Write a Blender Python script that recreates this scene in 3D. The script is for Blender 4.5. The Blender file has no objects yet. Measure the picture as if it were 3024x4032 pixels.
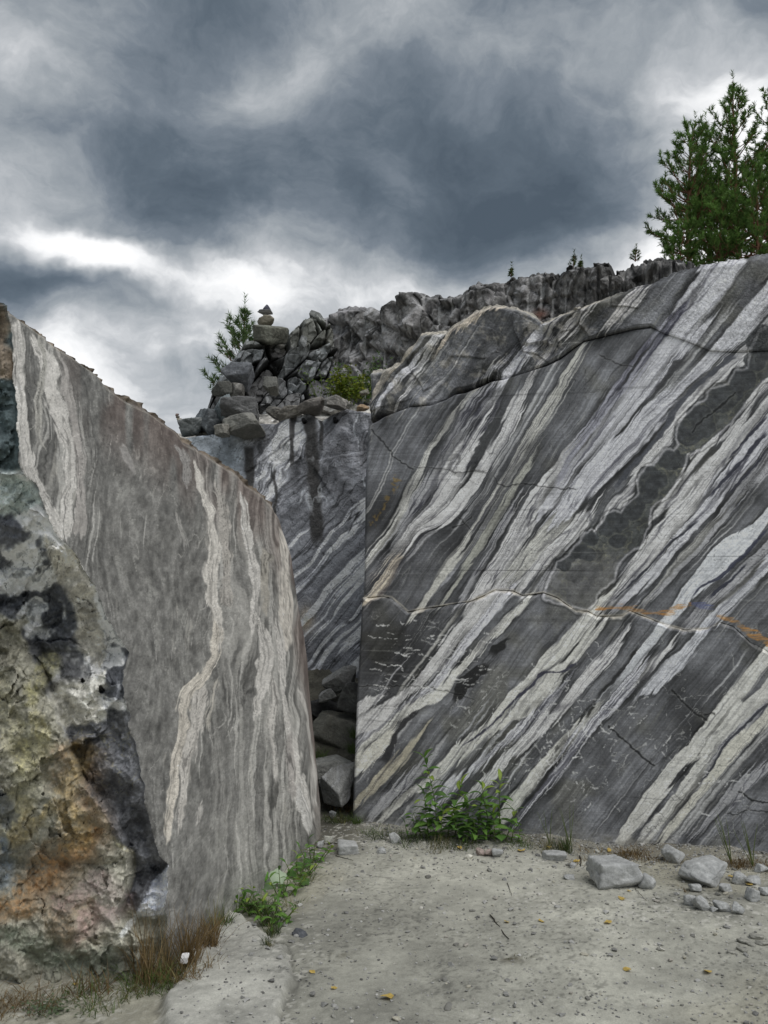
import bpy, bmesh, math, random
import numpy as np
from mathutils import Vector, Matrix, Euler

# ------------------------------------------------------------------ camera, world, sun, exposure
S = bpy.context.scene
COL = S.collection
PITCH = math.radians(8.0)
FPX = 3100.0
CZ = 1.6
CAM = np.array([0.0, 0.0, CZ])
cam_d = bpy.data.cameras.new("camera")
cam_d.sensor_fit = 'VERTICAL'
cam_d.sensor_height = 24.0
cam_d.sensor_width = 18.0
cam_d.lens = 24.0 * FPX / 4032.0
cam_d.clip_start = 0.05
cam_d.clip_end = 3000
cam = bpy.data.objects.new("camera", cam_d)
cam.location = (0, 0, CZ)
cam.rotation_euler = (math.radians(90) + PITCH, 0, 0)
COL.objects.link(cam)
S.camera = cam
cP, sP = math.cos(PITCH), math.sin(PITCH)


def rays(px, py):
    """direction through a pixel of the photograph, scaled so that its Y is 1"""
    x = (np.asarray(px, float) - 1512.0) / FPX
    v = (2016.0 - np.asarray(py, float)) / FPX
    d = np.stack([x, cP - v * sP, sP + v * cP], -1)
    return d / d[..., 1:2]


def at(px, py, Y):
    return CAM + rays(px, py) * np.asarray(Y, float)[..., None]


SUN_EL, SUN_AZ = math.radians(54), math.radians(138)   # azimuth clockwise from +Y (0 = ahead)
world = bpy.data.worlds.new("World")
S.world = world
world.use_nodes = True
nt = world.node_tree
nt.nodes.clear()


def N(t, **kw):
    n = nt.nodes.new(t)
    for k, v in kw.items():
        setattr(n, k, v)
    return n


L = nt.links.new
out = N('ShaderNodeOutputWorld')
sky = N('ShaderNodeTexSky', sky_type='NISHITA', sun_disc=False)
sky.sun_elevation = SUN_EL
sky.sun_rotation = SUN_AZ
bg_sky = N('ShaderNodeBackground')
bg_sky.inputs['Strength'].default_value = 0.10
L(sky.outputs[0], bg_sky.inputs['Color'])
tc = N('ShaderNodeTexCoord')
# large soft warp of the direction: cloud edges become wispy
nz = N('ShaderNodeTexNoise')
nz.inputs['Scale'].default_value = 3.2
nz.inputs['Detail'].default_value = 6
nz.inputs['Roughness'].default_value = 0.55
L(tc.outputs['Generated'], nz.inputs['Vector'])
sub = N('ShaderNodeVectorMath', operation='SUBTRACT')
L(nz.outputs['Color'], sub.inputs[0])
sub.inputs[1].default_value = (.5, .5, .5)
wm = N('ShaderNodeVectorMath', operation='MULTIPLY_ADD')
L(sub.outputs[0], wm.inputs[0])
wm.inputs[1].default_value = (.26, .26, .20)
L(tc.outputs['Generated'], wm.inputs[2])
warped = wm.outputs[0]
# (x, y, rx, ry, tilt deg, amount) in 1659-wide photo coordinates, direction space
BL = [
    (500, -10, 330, 130, 5, -.34), (360, 110, 190, 70, -25, -.10), (800, 300, 560, 170, 0, -.22),
    (400, 415, 330, 170, -10, -.26), (330, 300, 260, 120, -40, -.12), (1000, 450, 460, 170, 4, -.30),
    (1130, 240, 330, 190, -20, -.12), (1290, 30, 300, 110, 0, -.17), (120, 225, 230, 70, -25, -.16),
    (40, 590, 300, 80, -16, -.42), (1250, 420, 300, 110, 8, -.14), (390, 665, 110, 60, 0, -.18),
    (900, 640, 220, 40, 0, .14), (350, 790, 150, 60, -30, -.22), (120, 760, 260, 110, -10, .34), (250, 850, 260, 90, -20, .14), (500, 560, 200, 50, 0, -.06), (700, 480, 200, 90, 0, -.10),
    (150, 535, 120, 50, -20, .62), (250, 585, 170, 52, -25, .55), (430, 630, 220, 46, -18, .52),
    (570, 655, 180, 62, 0, .46), (620, 560, 150, 90, 0, .20), (430, 720, 260, 60, -20, .30),
    (400, 880, 420, 90, -15, .40), (240, 705, 170, 45, -14, .42), (1335, 545, 130, 70, 10, .74),
    (1480, 470, 220, 150, 0, .34), (1590, 230, 170, 130, 0, .62), (1500, 240, 260, 170, 0, .20),
    (1640, 500, 200, 200, 0, .55), (960, 625, 230, 60, 0, .34), (60, 60, 220, 160, 0, .20),
    (60, 150, 200, 60, -35, .28), (40, 420, 240, 170, 0, .34), (520, 165, 260, 70, 12, .22),
    (610, 120, 130, 80, 20, .16), (860, 385, 150, 50, -25, .15), (1430, 160, 300, 170, 0, .12),
    (470, 330, 60, 60, 0, .12), (1000, 90, 260, 110, -30, .12), (780, 590, 300, 80, 0, .16),
    (330, 560, 260, 60, -10, .12),
]
acc = None
base_v = N('ShaderNodeValue')
base_v.outputs[0].default_value = 0.50
acc = base_v.outputs[0]
for (bx, by, rx, ry, tilt, amt) in BL:
    px, py = bx * 1.823, by * 1.823
    d = rays(px, py)
    d = d / np.linalg.norm(d)
    sc = 1.823 / FPX * d[1] * 1.15
    yv = Vector(d)
    xv = Vector((1, 0, 0))
    xv = (xv - yv * xv.dot(yv)).normalized()
    zv = xv.cross(yv)
    t = math.radians(tilt)
    x2 = xv * math.cos(t) + zv * math.sin(t)
    z2 = -xv * math.sin(t) + zv * math.cos(t)
    M = Matrix((x2, yv, z2)).transposed()
    mp = N('ShaderNodeMapping', vector_type='TEXTURE')
    mp.inputs['Location'].default_value = d
    mp.inputs['Rotation'].default_value = M.to_euler('XYZ')
    mp.inputs['Scale'].default_value = (rx * sc * 1.35, max(rx, ry) * sc * 1.35 + .2, ry * sc * 1.35)
    L(warped, mp.inputs['Vector'])
    g = N('ShaderNodeTexGradient', gradient_type='SPHERICAL')
    L(mp.outputs[0], g.inputs['Vector'])
    ma = N('ShaderNodeMath', operation='MULTIPLY_ADD')
    L(g.outputs['Fac'], ma.inputs[0])
    ma.inputs[1].default_value = amt * (1.0 if amt < 0 else .72)
    L(acc, ma.inputs[2])
    acc = ma.outputs[0]
# billowy detail everywhere
mpd = N('ShaderNodeMapping')
mpd.inputs['Scale'].default_value = (2.4, 2.4, 4.4)
L(warped, mpd.inputs['Vector'])
nd = N('ShaderNodeTexNoise')
nd.inputs['Scale'].default_value = 2.0
nd.inputs['Detail'].default_value = 8
nd.inputs['Roughness'].default_value = 0.58
L(mpd.outputs[0], nd.inputs['Vector'])
md = N('ShaderNodeMath', operation='MULTIPLY_ADD')
L(nd.outputs['Fac'], md.inputs[0])
md.inputs[1].default_value = 0.80
L(acc, md.inputs[2])
m2 = N('ShaderNodeMath', operation='SUBTRACT')
L(md.outputs[0], m2.inputs[0])
m2.inputs[1].default_value = 0.40
nf = N('ShaderNodeTexNoise')
nf.inputs['Scale'].default_value = 9.0
nf.inputs['Detail'].default_value = 7
nf.inputs['Roughness'].default_value = 0.62
nf.inputs['Distortion'].default_value = 0.1
L(mpd.outputs[0], nf.inputs['Vector'])
m3 = N('ShaderNodeMath', operation='MULTIPLY_ADD')
L(nf.outputs['Fac'], m3.inputs[0])
m3.inputs[1].default_value = 0.34
L(m2.outputs[0], m3.inputs[2])
m4 = N('ShaderNodeMath', operation='SUBTRACT')
L(m3.outputs[0], m4.inputs[0])
m4.inputs[1].default_value = 0.17
ramp = N('ShaderNodeValToRGB')
L(m4.outputs[0], ramp.inputs['Fac'])


def lin(c):
    c = np.asarray(c, float) / 255.0
    return np.where(c <= 0.04045, c / 12.92, ((c + 0.055) / 1.055) ** 2.4)


stops = [(0.0, (76, 87, 97)), (.18, (94, 105, 115)), (.36, (120, 129, 138)), (.54, (156, 162, 167)),
         (.72, (193, 196, 199)), (.88, (236, 237, 238)), (1.0, (255, 255, 255))]
el = ramp.color_ramp.elements
while len(el) < len(stops):
    el.new(0.5)
for e, (p, c) in zip(el, stops):
    e.position = p
    e.color = (*lin(c), 1)
bg_c = N('ShaderNodeBackground')
L(ramp.outputs['Color'], bg_c.inputs['Color'])
bg_c.inputs['Strength'].default_value = 0.75
mixw = N('ShaderNodeMixShader')
mixw.inputs[0].default_value = 0.95
L(bg_sky.outputs[0], mixw.inputs[1])
L(bg_c.outputs[0], mixw.inputs[2])
L(mixw.outputs[0], out.inputs['Surface'])

sun_d = bpy.data.lights.new("sun", 'SUN')
sun_d.energy = 1.5
sun_d.angle = math.radians(50)
sun_d.color = (1.0, 0.98, 0.955)
sun = bpy.data.objects.new("sun", sun_d)
sd = Vector((math.sin(SUN_AZ) * math.cos(SUN_EL), math.cos(SUN_AZ) * math.cos(SUN_EL), math.sin(SUN_EL)))
sun.rotation_euler = sd.to_track_quat('Z', 'Y').to_euler()
sun.location = (0, -5, 12)
COL.objects.link(sun)
S.view_settings.view_transform = 'Standard'
S.view_settings.look = 'None'
S.view_settings.exposure = 0.5
S.view_settings.gamma = 1.0
S.view_settings.use_curve_mapping = False
S.cycles.max_bounces = 6
KALB = 0.70            # what a sunless grey day gives back: photo value / albedo

# ------------------------------------------------------------------ numpy noise
f32 = np.float32


def _h(ix, iy, iz, seed):
    h = (ix.astype(np.uint32) * np.uint32(374761393) + iy.astype(np.uint32) * np.uint32(668265263)
         + iz.astype(np.uint32) * np.uint32(2147483647) + np.uint32((seed * 1274126177) & 0xffffffff))
    h = (h ^ (h >> np.uint32(13))) * np.uint32(1274126177)
    h = (h ^ (h >> np.uint32(15))) * np.uint32(2246822519)
    h = h ^ (h >> np.uint32(14))
    return (h & np.uint32(0xffffff)).astype(f32) / f32(0xffffff)


def vnoise(x, y, z, seed=0):
    x = np.asarray(x, f32); y = np.asarray(y, f32); z = np.asarray(z, f32)
    x, y, z = np.broadcast_arrays(x, y, z)
    fx, fy, fz = np.floor(x), np.floor(y), np.floor(z)
    ix, iy, iz = fx.astype(np.int64), fy.astype(np.int64), fz.astype(np.int64)
    tx, ty, tz = x - fx, y - fy, z - fz
    tx = tx * tx * (3 - 2 * tx); ty = ty * ty * (3 - 2 * ty); tz = tz * tz * (3 - 2 * tz)
    r = 0
    for dz in (0, 1):
        wz = tz if dz else 1 - tz
        for dy in (0, 1):
            wy = ty if dy else 1 - ty
            a = _h(ix, iy + dy, iz + dz, seed); b = _h(ix + 1, iy + dy, iz + dz, seed)
            r = r + (a + (b - a) * tx) * wy * wz
    return r * 2 - 1


def v2(x, y, seed=0):
    x = np.asarray(x, f32); y = np.asarray(y, f32)
    x, y = np.broadcast_arrays(x, y)
    fx, fy = np.floor(x), np.floor(y)
    ix, iy = fx.astype(np.int64), fy.astype(np.int64)
    iz = np.zeros_like(ix)
    tx, ty = x - fx, y - fy
    tx = tx * tx * (3 - 2 * tx); ty = ty * ty * (3 - 2 * ty)
    a = _h(ix, iy, iz, seed); b = _h(ix + 1, iy, iz, seed)
    c = _h(ix, iy + 1, iz, seed); d = _h(ix + 1, iy + 1, iz, seed)
    return ((a + (b - a) * tx) * (1 - ty) + (c + (d - c) * tx) * ty) * 2 - 1


def fbm2(x, y, o=4, seed=0, g=.5):
    r = 0; a = 1.0; s = 0
    for i in range(o):
        r = r + a * v2(x * 2.03 ** i + 17.3 * i, y * 2.03 ** i + 5.1 * i, seed + i); s += a; a *= g
    return r / s * 1.5


def fbm(P, sc, o=4, seed=0, g=.5):
    r = 0; a = 1.0; s = 0
    for i in range(o):
        k = sc * 2.03 ** i
        r = r + a * vnoise(P[..., 0] * k + 3.1 * i, P[..., 1] * k + 7.7 * i, P[..., 2] * k + 1.9 * i, seed + i); s += a; a *= g
    return r / s * 1.5


def facets(P, sc, seed=0, tilt=.5):
    """blocky fractured relief: nearest random cell, each with its own level and slope; also the edge distance"""
    Q = np.asarray(P, f32) * f32(sc)
    base = np.floor(Q).astype(np.int64)
    sh = Q.shape[:-1]
    F1 = np.full(sh, 9, f32); F2 = np.full(sh, 9, f32); val = np.zeros(sh, f32); rid = np.zeros(sh, f32)
    for dx in (-1, 0, 1):
        for dy in (-1, 0, 1):
            for dz in (-1, 0, 1):
                ix, iy, iz = base[..., 0] + dx, base[..., 1] + dy, base[..., 2] + dz
                r1 = _h(ix, iy, iz, seed); r2 = _h(ix, iy, iz, seed + 1); r3 = _h(ix, iy, iz, seed + 2)
                ox = Q[..., 0] - (ix + r1); oy = Q[..., 1] - (iy + r2); oz = Q[..., 2] - (iz + r3)
                d = np.sqrt(ox * ox + oy * oy + oz * oz)
                m = d < F1
                F2 = np.where(m, F1, np.minimum(F2, d)); F1 = np.where(m, d, F1)
                s1 = _h(ix, iy, iz, seed + 3); s2 = _h(ix, iy, iz, seed + 4); s3 = _h(ix, iy, iz, seed + 5)
                val = np.where(m, (s1 - .5) * 1.0 + tilt * ((s2 - .5) * 2 * ox + (s3 - .5) * 2 * oz + (s1 - .5) * oy), val)
                rid = np.where(m, s2, rid)
    return val, F2 - F1, rid


def smooth(e0, e1, x):
    t = np.clip((x - e0) / (e1 - e0), 0, 1)
    return t * t * (3 - 2 * t)


def curve(pts):
    pts = sorted(pts)
    xs = np.array([p[0] for p in pts], float); ys = np.array([p[1] for p in pts], float)
    return lambda x: np.interp(x, xs, ys)


def pdist(pts, px, py):
    """distance to a polyline in pixels, with limited work; returns (distance, along 0..1)"""
    D = np.full(px.shape, 1e9, f32); A = np.zeros(px.shape, f32)
    n = len(pts) - 1
    for i in range(n):
        (x0, y0), (x1, y1) = pts[i][:2], pts[i + 1][:2]
        dx, dy = x1 - x0, y1 - y0
        t = np.clip(((px - x0) * dx + (py - y0) * dy) / (dx * dx + dy * dy + 1e-9), 0, 1)
        d = np.hypot(px - x0 - t * dx, py - y0 - t * dy)
        m = d < D
        D = np.where(m, d, D); A = np.where(m, (i + t) / n, A)
    return D, A


def sdpoly(pts, px, py):
    """signed distance to a polygon, positive inside"""
    q = list(pts) + [pts[0]]
    D, _ = pdist(q, px, py)
    ins = np.zeros(px.shape, bool)
    for i in range(len(pts)):
        x0, y0 = q[i]; x1, y1 = q[i + 1]
        if y0 == y1:
            continue
        c = ((y0 > py) != (y1 > py)) & (px < (x1 - x0) * (py - y0) / (y1 - y0) + x0)
        ins ^= c
    return np.where(ins, D, -D)


# crop frames used while measuring the photograph
CR = {'A': (1400, 1600, .5425), 'B': (2200, 1200, .4967), 'C': (2200, 2000, .4967), 'D': (1380, 2300, .5425),
      'E': (2100, 2700, .557), 'F': (1350, 1100, .5726), 'G': (0, 1100, .7836), 'H': (0, 2400, .8439),
      'I': (1400, 950, .979), 'J': (700, 1100, .5425), 'P': (0, 0, 1.0)}


def T(c, pts):
    ox, oy, s = CR[c]
    r = []
    for p in pts:
        r.append((ox + p[0] * s, oy + p[1] * s) + ((p[2] * s,) if len(p) > 2 else ()))
    return r


# ------------------------------------------------------------------ materials
def newmat(name):
    m = bpy.data.materials.new(name)
    m.use_nodes = True
    t = m.node_tree
    t.nodes.clear()
    o = t.nodes.new('ShaderNodeOutputMaterial')
    b = t.nodes.new('ShaderNodeBsdfPrincipled')
    t.links.new(b.outputs[0], o.inputs[0])
    return m, t, b, o


def rock_material(name, rough=.8, bump=.35, fine=60.0, speck=.22, mid=7.0, dist=.01, sawn=False):
    m, t, b, o = newmat(name)
    n, l = t.nodes.new, t.links.new
    at_ = n('ShaderNodeAttribute'); at_.attribute_name = 'col'
    tc_ = n('ShaderNodeTexCoord')
    n1 = n('ShaderNodeTexNoise'); n1.inputs['Scale'].default_value = fine; n1.inputs['Detail'].default_value = 4
    n1.inputs['Roughness'].default_value = .7
    n2 = n('ShaderNodeTexNoise'); n2.inputs['Scale'].default_value = mid; n2.inputs['Detail'].default_value = 6
    n2.inputs['Roughness'].default_value = .65
    l(tc_.outputs['Object'], n1.inputs['Vector']); l(tc_.outputs['Object'], n2.inputs['Vector'])
    r1 = n('ShaderNodeMapRange'); r1.inputs[1].default_value = .25; r1.inputs[2].default_value = .75
    r1.inputs[3].default_value = 1 - speck; r1.inputs[4].default_value = 1 + speck
    l(n1.outputs['Fac'], r1.inputs[0])
    r2 = n('ShaderNodeMapRange'); r2.inputs[1].default_value = .3; r2.inputs[2].default_value = .7
    r2.inputs[3].default_value = .88; r2.inputs[4].default_value = 1.10
    l(n2.outputs['Fac'], r2.inputs[0])
    mm = n('ShaderNodeMath'); mm.operation = 'MULTIPLY'
    l(r1.outputs[0], mm.inputs[0]); l(r2.outputs[0], mm.inputs[1])
    vs = n('ShaderNodeVectorMath'); vs.operation = 'SCALE'
    l(at_.outputs['Color'], vs.inputs[0]); l(mm.outputs[0], vs.inputs['Scale'])
    l(vs.outputs[0], b.inputs['Base Color'])
    b.inputs['Roughness'].default_value = rough
    b.inputs['Specular IOR Level'].default_value = .35
    ad = n('ShaderNodeMath'); ad.operation = 'ADD'
    l(n1.outputs['Fac'], ad.inputs[0]); l(n2.outputs['Fac'], ad.inputs[1])
    hh = ad.outputs[0]
    if sawn:   # faint horizontal grooves left by the wire saw
        mp_ = n('ShaderNodeMapping'); mp_.inputs['Scale'].default_value = (.5, .5, 60)
        l(tc_.outputs['Object'], mp_.inputs['Vector'])
        n3 = n('ShaderNodeTexNoise'); n3.inputs['Scale'].default_value = 1.0; n3.inputs['Detail'].default_value = 3
        l(mp_.outputs[0], n3.inputs['Vector'])
        a2 = n('ShaderNodeMath'); a2.operation = 'ADD'
        l(hh, a2.inputs[0]); l(n3.outputs['Fac'], a2.inputs[1]); hh = a2.outputs[0]
    bp = n('ShaderNodeBump'); bp.inputs['Strength'].default_value = bump; bp.inputs['Distance'].default_value = dist
    l(hh, bp.inputs['Height']); l(bp.outputs[0], b.inputs['Normal'])
    return m


M_SAWN = rock_material('sawn_marble', .62, .30, 90, .12, 9, .005, sawn=True)
M_ROUGH = rock_material('broken_marble', .85, .75, 45, .30, 9, .02)
M_BROKEN = rock_material('stained_break', .8, .5, 60, .18, 10, .012)
M_GROUND = rock_material('packed_quarry_dust', .95, .55, 120, .22, 10, .008)
M_STONE = rock_material('loose_stone', .85, .55, 70, .22, 12, .01)


def plain(name, rgb, rough=.8, var=.25, scale=12, transl=0.0, attr=False):
    m, t, b, o = newmat(name)
    n, l = t.nodes.new, t.links.new
    tc_ = n('ShaderNodeTexCoord')
    nz_ = n('ShaderNodeTexNoise'); nz_.inputs['Scale'].default_value = scale; nz_.inputs['Detail'].default_value = 4
    l(tc_.outputs['Object'], nz_.inputs['Vector'])
    r = n('ShaderNodeMapRange'); r.inputs[1].default_value = .25; r.inputs[2].default_value = .75
    r.inputs[3].default_value = 1 - var; r.inputs[4].default_value = 1 + var
    l(nz_.outputs['Fac'], r.inputs[0])
    vs = n('ShaderNodeVectorMath'); vs.operation = 'SCALE'
    if attr:
        a = n('ShaderNodeAttribute'); a.attribute_name = 'col'
        l(a.outputs['Color'], vs.inputs[0])
    else:
        vs.inputs[0].default_value = rgb
    l(r.outputs[0], vs.inputs['Scale'])
    l(vs.outputs[0], b.inputs['Base Color'])
    b.inputs['Roughness'].default_value = rough
    b.inputs['Specular IOR Level'].default_value = .3
    if transl > 0:
        tr = n('ShaderNodeBsdfTranslucent'); l(vs.outputs[0], tr.inputs['Color'])
        mx = n('ShaderNodeMixShader'); mx.inputs[0].default_value = transl
        l(b.outputs[0], mx.inputs[1]); l(tr.outputs[0], mx.inputs[2]); l(mx.outputs[0], o.inputs[0])
    return m


M_LEAF = plain('leaf', None, .5, .15, 20, .35, attr=True)
M_NEEDLE = plain('pine_needles', None, .6, .15, 8, .5, attr=True)
M_BARK = plain('pine_bark', (.17, .085, .05), .9, .4, 14)
M_TWIG = plain('dark_twig', (.05, .045, .035), .9, .3, 30)
M_STEM = plain('green_stem', (.09, .12, .03), .7, .3, 30)
M_FALLEN = plain('fallen_leaf', (.50, .36, .10), .7, .25, 40, .1)
M_HOLE = plain('drill_hole_dark', (.008, .008, .009), .9, .1, 5)
M_WHITE = plain('white_scrap', (.8, .78, .77), .7, .1, 20)


# ------------------------------------------------------------------ object helpers
def link(o, parent=None):
    COL.objects.link(o)
    if parent is not None:
        o.parent = parent
    return o


def tag(o, label=None, cat=None, group=None, kind=None):
    if label: o['label'] = label
    if cat: o['category'] = cat
    if group: o['group'] = group
    if kind: o['kind'] = kind
    return o


def empty(name, loc=(0, 0, 0), **kw):
    o = bpy.data.objects.new(name, None)
    o.empty_display_size = .1
    o.location = loc
    link(o)
    tag(o, **kw)
    return o


def mesh_np(name, V, F, mat, colors=None, parent=None, smooth_=True):
    """V (n,3), F (m,3 or 4)"""
    me = bpy.data.meshes.new(name)
    V = np.ascontiguousarray(V, f32); F = np.ascontiguousarray(F, np.int32)
    k = F.shape[1]
    me.vertices.add(len(V)); me.vertices.foreach_set('co', V.ravel())
    me.loops.add(F.size); me.loops.foreach_set('vertex_index', F.ravel())
    me.polygons.add(len(F))
    me.polygons.foreach_set('loop_start', np.arange(0, F.size, k, dtype=np.int32))
    me.polygons.foreach_set('use_smooth', np.full(len(F), smooth_, bool))
    if colors is not None:
        a = me.color_attributes.new('col', 'FLOAT_COLOR', 'POINT')
        c = np.ones((len(V), 4), f32); c[:, :3] = colors
        a.data.foreach_set('color', c.ravel())
    me.update(calc_edges=True)
    me.materials.append(mat)
    o = bpy.data.objects.new(name, me)
    return link(o, parent)


def grid(name, P, C, mat, parent=None, flip=False):
    nr, nc = P.shape[:2]
    i = np.arange(nr * nc).reshape(nr, nc)
    F = np.stack([i[:-1, :-1], i[:-1, 1:], i[1:, 1:], i[1:, :-1]], -1).reshape(-1, 4)
    if flip:
        F = F[:, ::-1]
    return mesh_np(name, P.reshape(-1, 3), F, mat, np.clip(C, .004, .9).reshape(-1, 3), parent)


class Plane:
    """a (nearly) vertical plane through two floor points given as pixel column and depth, leaning by k"""
    def __init__(s, xa, Ya, xb, Yb, k=0.0):
        a = np.array([(xa - 1512) / FPX * Ya / cP, Ya]); b = np.array([(xb - 1512) / FPX * Yb / cP, Yb])
        d = (b - a) / np.linalg.norm(b - a)
        n = np.array([d[1], -d[0]])
        if n[1] > 0: n = -n
        s.n = np.array([n[0], n[1], k]); s.n /= np.linalg.norm(s.n)
        s.p = np.array([a[0], a[1], 0.0])

    def hit(s, px, py):
        r = rays(px, py)
        t = ((s.p - CAM) @ s.n) / (r @ s.n)
        return CAM + r * t[..., None]


def wall_part(name, plane, x0, x1, ybot, ytop, step, disp, colf, mat, parent=None, xmap=None, cap=(), capz=None,
              foot=(), left=(), right=(), hmax=None, capdir=None):
    cols = np.arange(x0, x1 + step, step, dtype=float)
    yb, yt = ybot(cols), ytop(cols)
    nr = max(3, int((hmax or (yb - yt).max()) / step) + 1)
    t = np.linspace(0, 1, nr)[:, None]
    px = np.broadcast_to(cols[None, :], (nr, len(cols))).copy()
    py = yb[None, :] * (1 - t) + yt[None, :] * t
    if xmap is not None:
        px = xmap(px, py)
    P0 = plane.hit(px, py)
    P = P0 + disp(px, py, P0)[..., None] * plane.n
    C = colf(px, py, P0)
    back = -plane.n * np.array([1, 1, 0]); back /= np.linalg.norm(back)
    if capdir is not None:
        back = np.array(capdir, float)
    rows = [P]; crow = [C]
    rng = np.random.RandomState(5)
    for j, dd in enumerate(cap):
        q = P[-1:] + back * dd
        if capz is not None: q = q + np.array([0, 0, capz[j]])
        q = q + (fbm(q, 2.2, 3, 77) * min(.10, dd * .4))[..., None] * np.array([0, 0, 1.0])
        rows.append(q); crow.append(C[-1:] * .9)
    pre = []; cpre = []
    for dd in foot[::-1]:
        pre.append(P[:1] + back * dd); cpre.append(C[:1])
    P = np.concatenate(pre + rows, 0); C = np.concatenate(cpre + crow, 0)
    if left:
        P = np.concatenate([P[:, :1] + back * dd for dd in left[::-1]] + [P], 1)
        C = np.concatenate([C[:, :1]] * len(left) + [C], 1)
    if right:
        P = np.concatenate([P] + [P[:, -1:] + back * dd for dd in right], 1)
        C = np.concatenate([C] + [C[:, -1:]] * len(right), 1)
    return grid(name, P, C, mat, parent)


# ------------------------------------------------------------------ banded marble of the sawn wall
class Bands:
    """ribbons traced along the foliation; a = along, b = across"""
    def __init__(s, ang):
        s.u = np.array([math.cos(ang), -math.sin(ang)]); s.w = np.array([math.sin(ang), math.cos(ang)])

    def ab(s, x, y):
        return x * s.u[0] + y * s.u[1], x * s.w[0] + y * s.w[1]

    def cw(s, pts, A):
        p = np.array([(*s.ab(q[0], q[1]), q[2]) for q in pts]); p = p[np.argsort(p[:, 0])]
        # smooth resampling of the hand-traced knots
        aa = np.linspace(p[0, 0], p[-1, 0], 200)
        def sm(v):
            r = np.interp(aa, p[:, 0], v)
            k = np.ones(11) / 11
            rp = np.pad(r, 10, mode='reflect', reflect_type='odd')
            return np.convolve(np.convolve(rp, k, 'same'), k, 'same')[10:-10]
        return np.interp(A, aa, sm(p[:, 1])), np.interp(A, aa, sm(p[:, 2])), (A - p[0, 0]), (p[-1, 0] - A)


BW = Bands(math.radians(53))
WHITE, CREAM, VIOL, GREYW = (198, 197, 196), (198, 197, 191), (190, 190, 194), (152, 152, 154)
DK, MID, OLV = (50, 50, 54), (100, 101, 104), (96, 95, 86)
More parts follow.
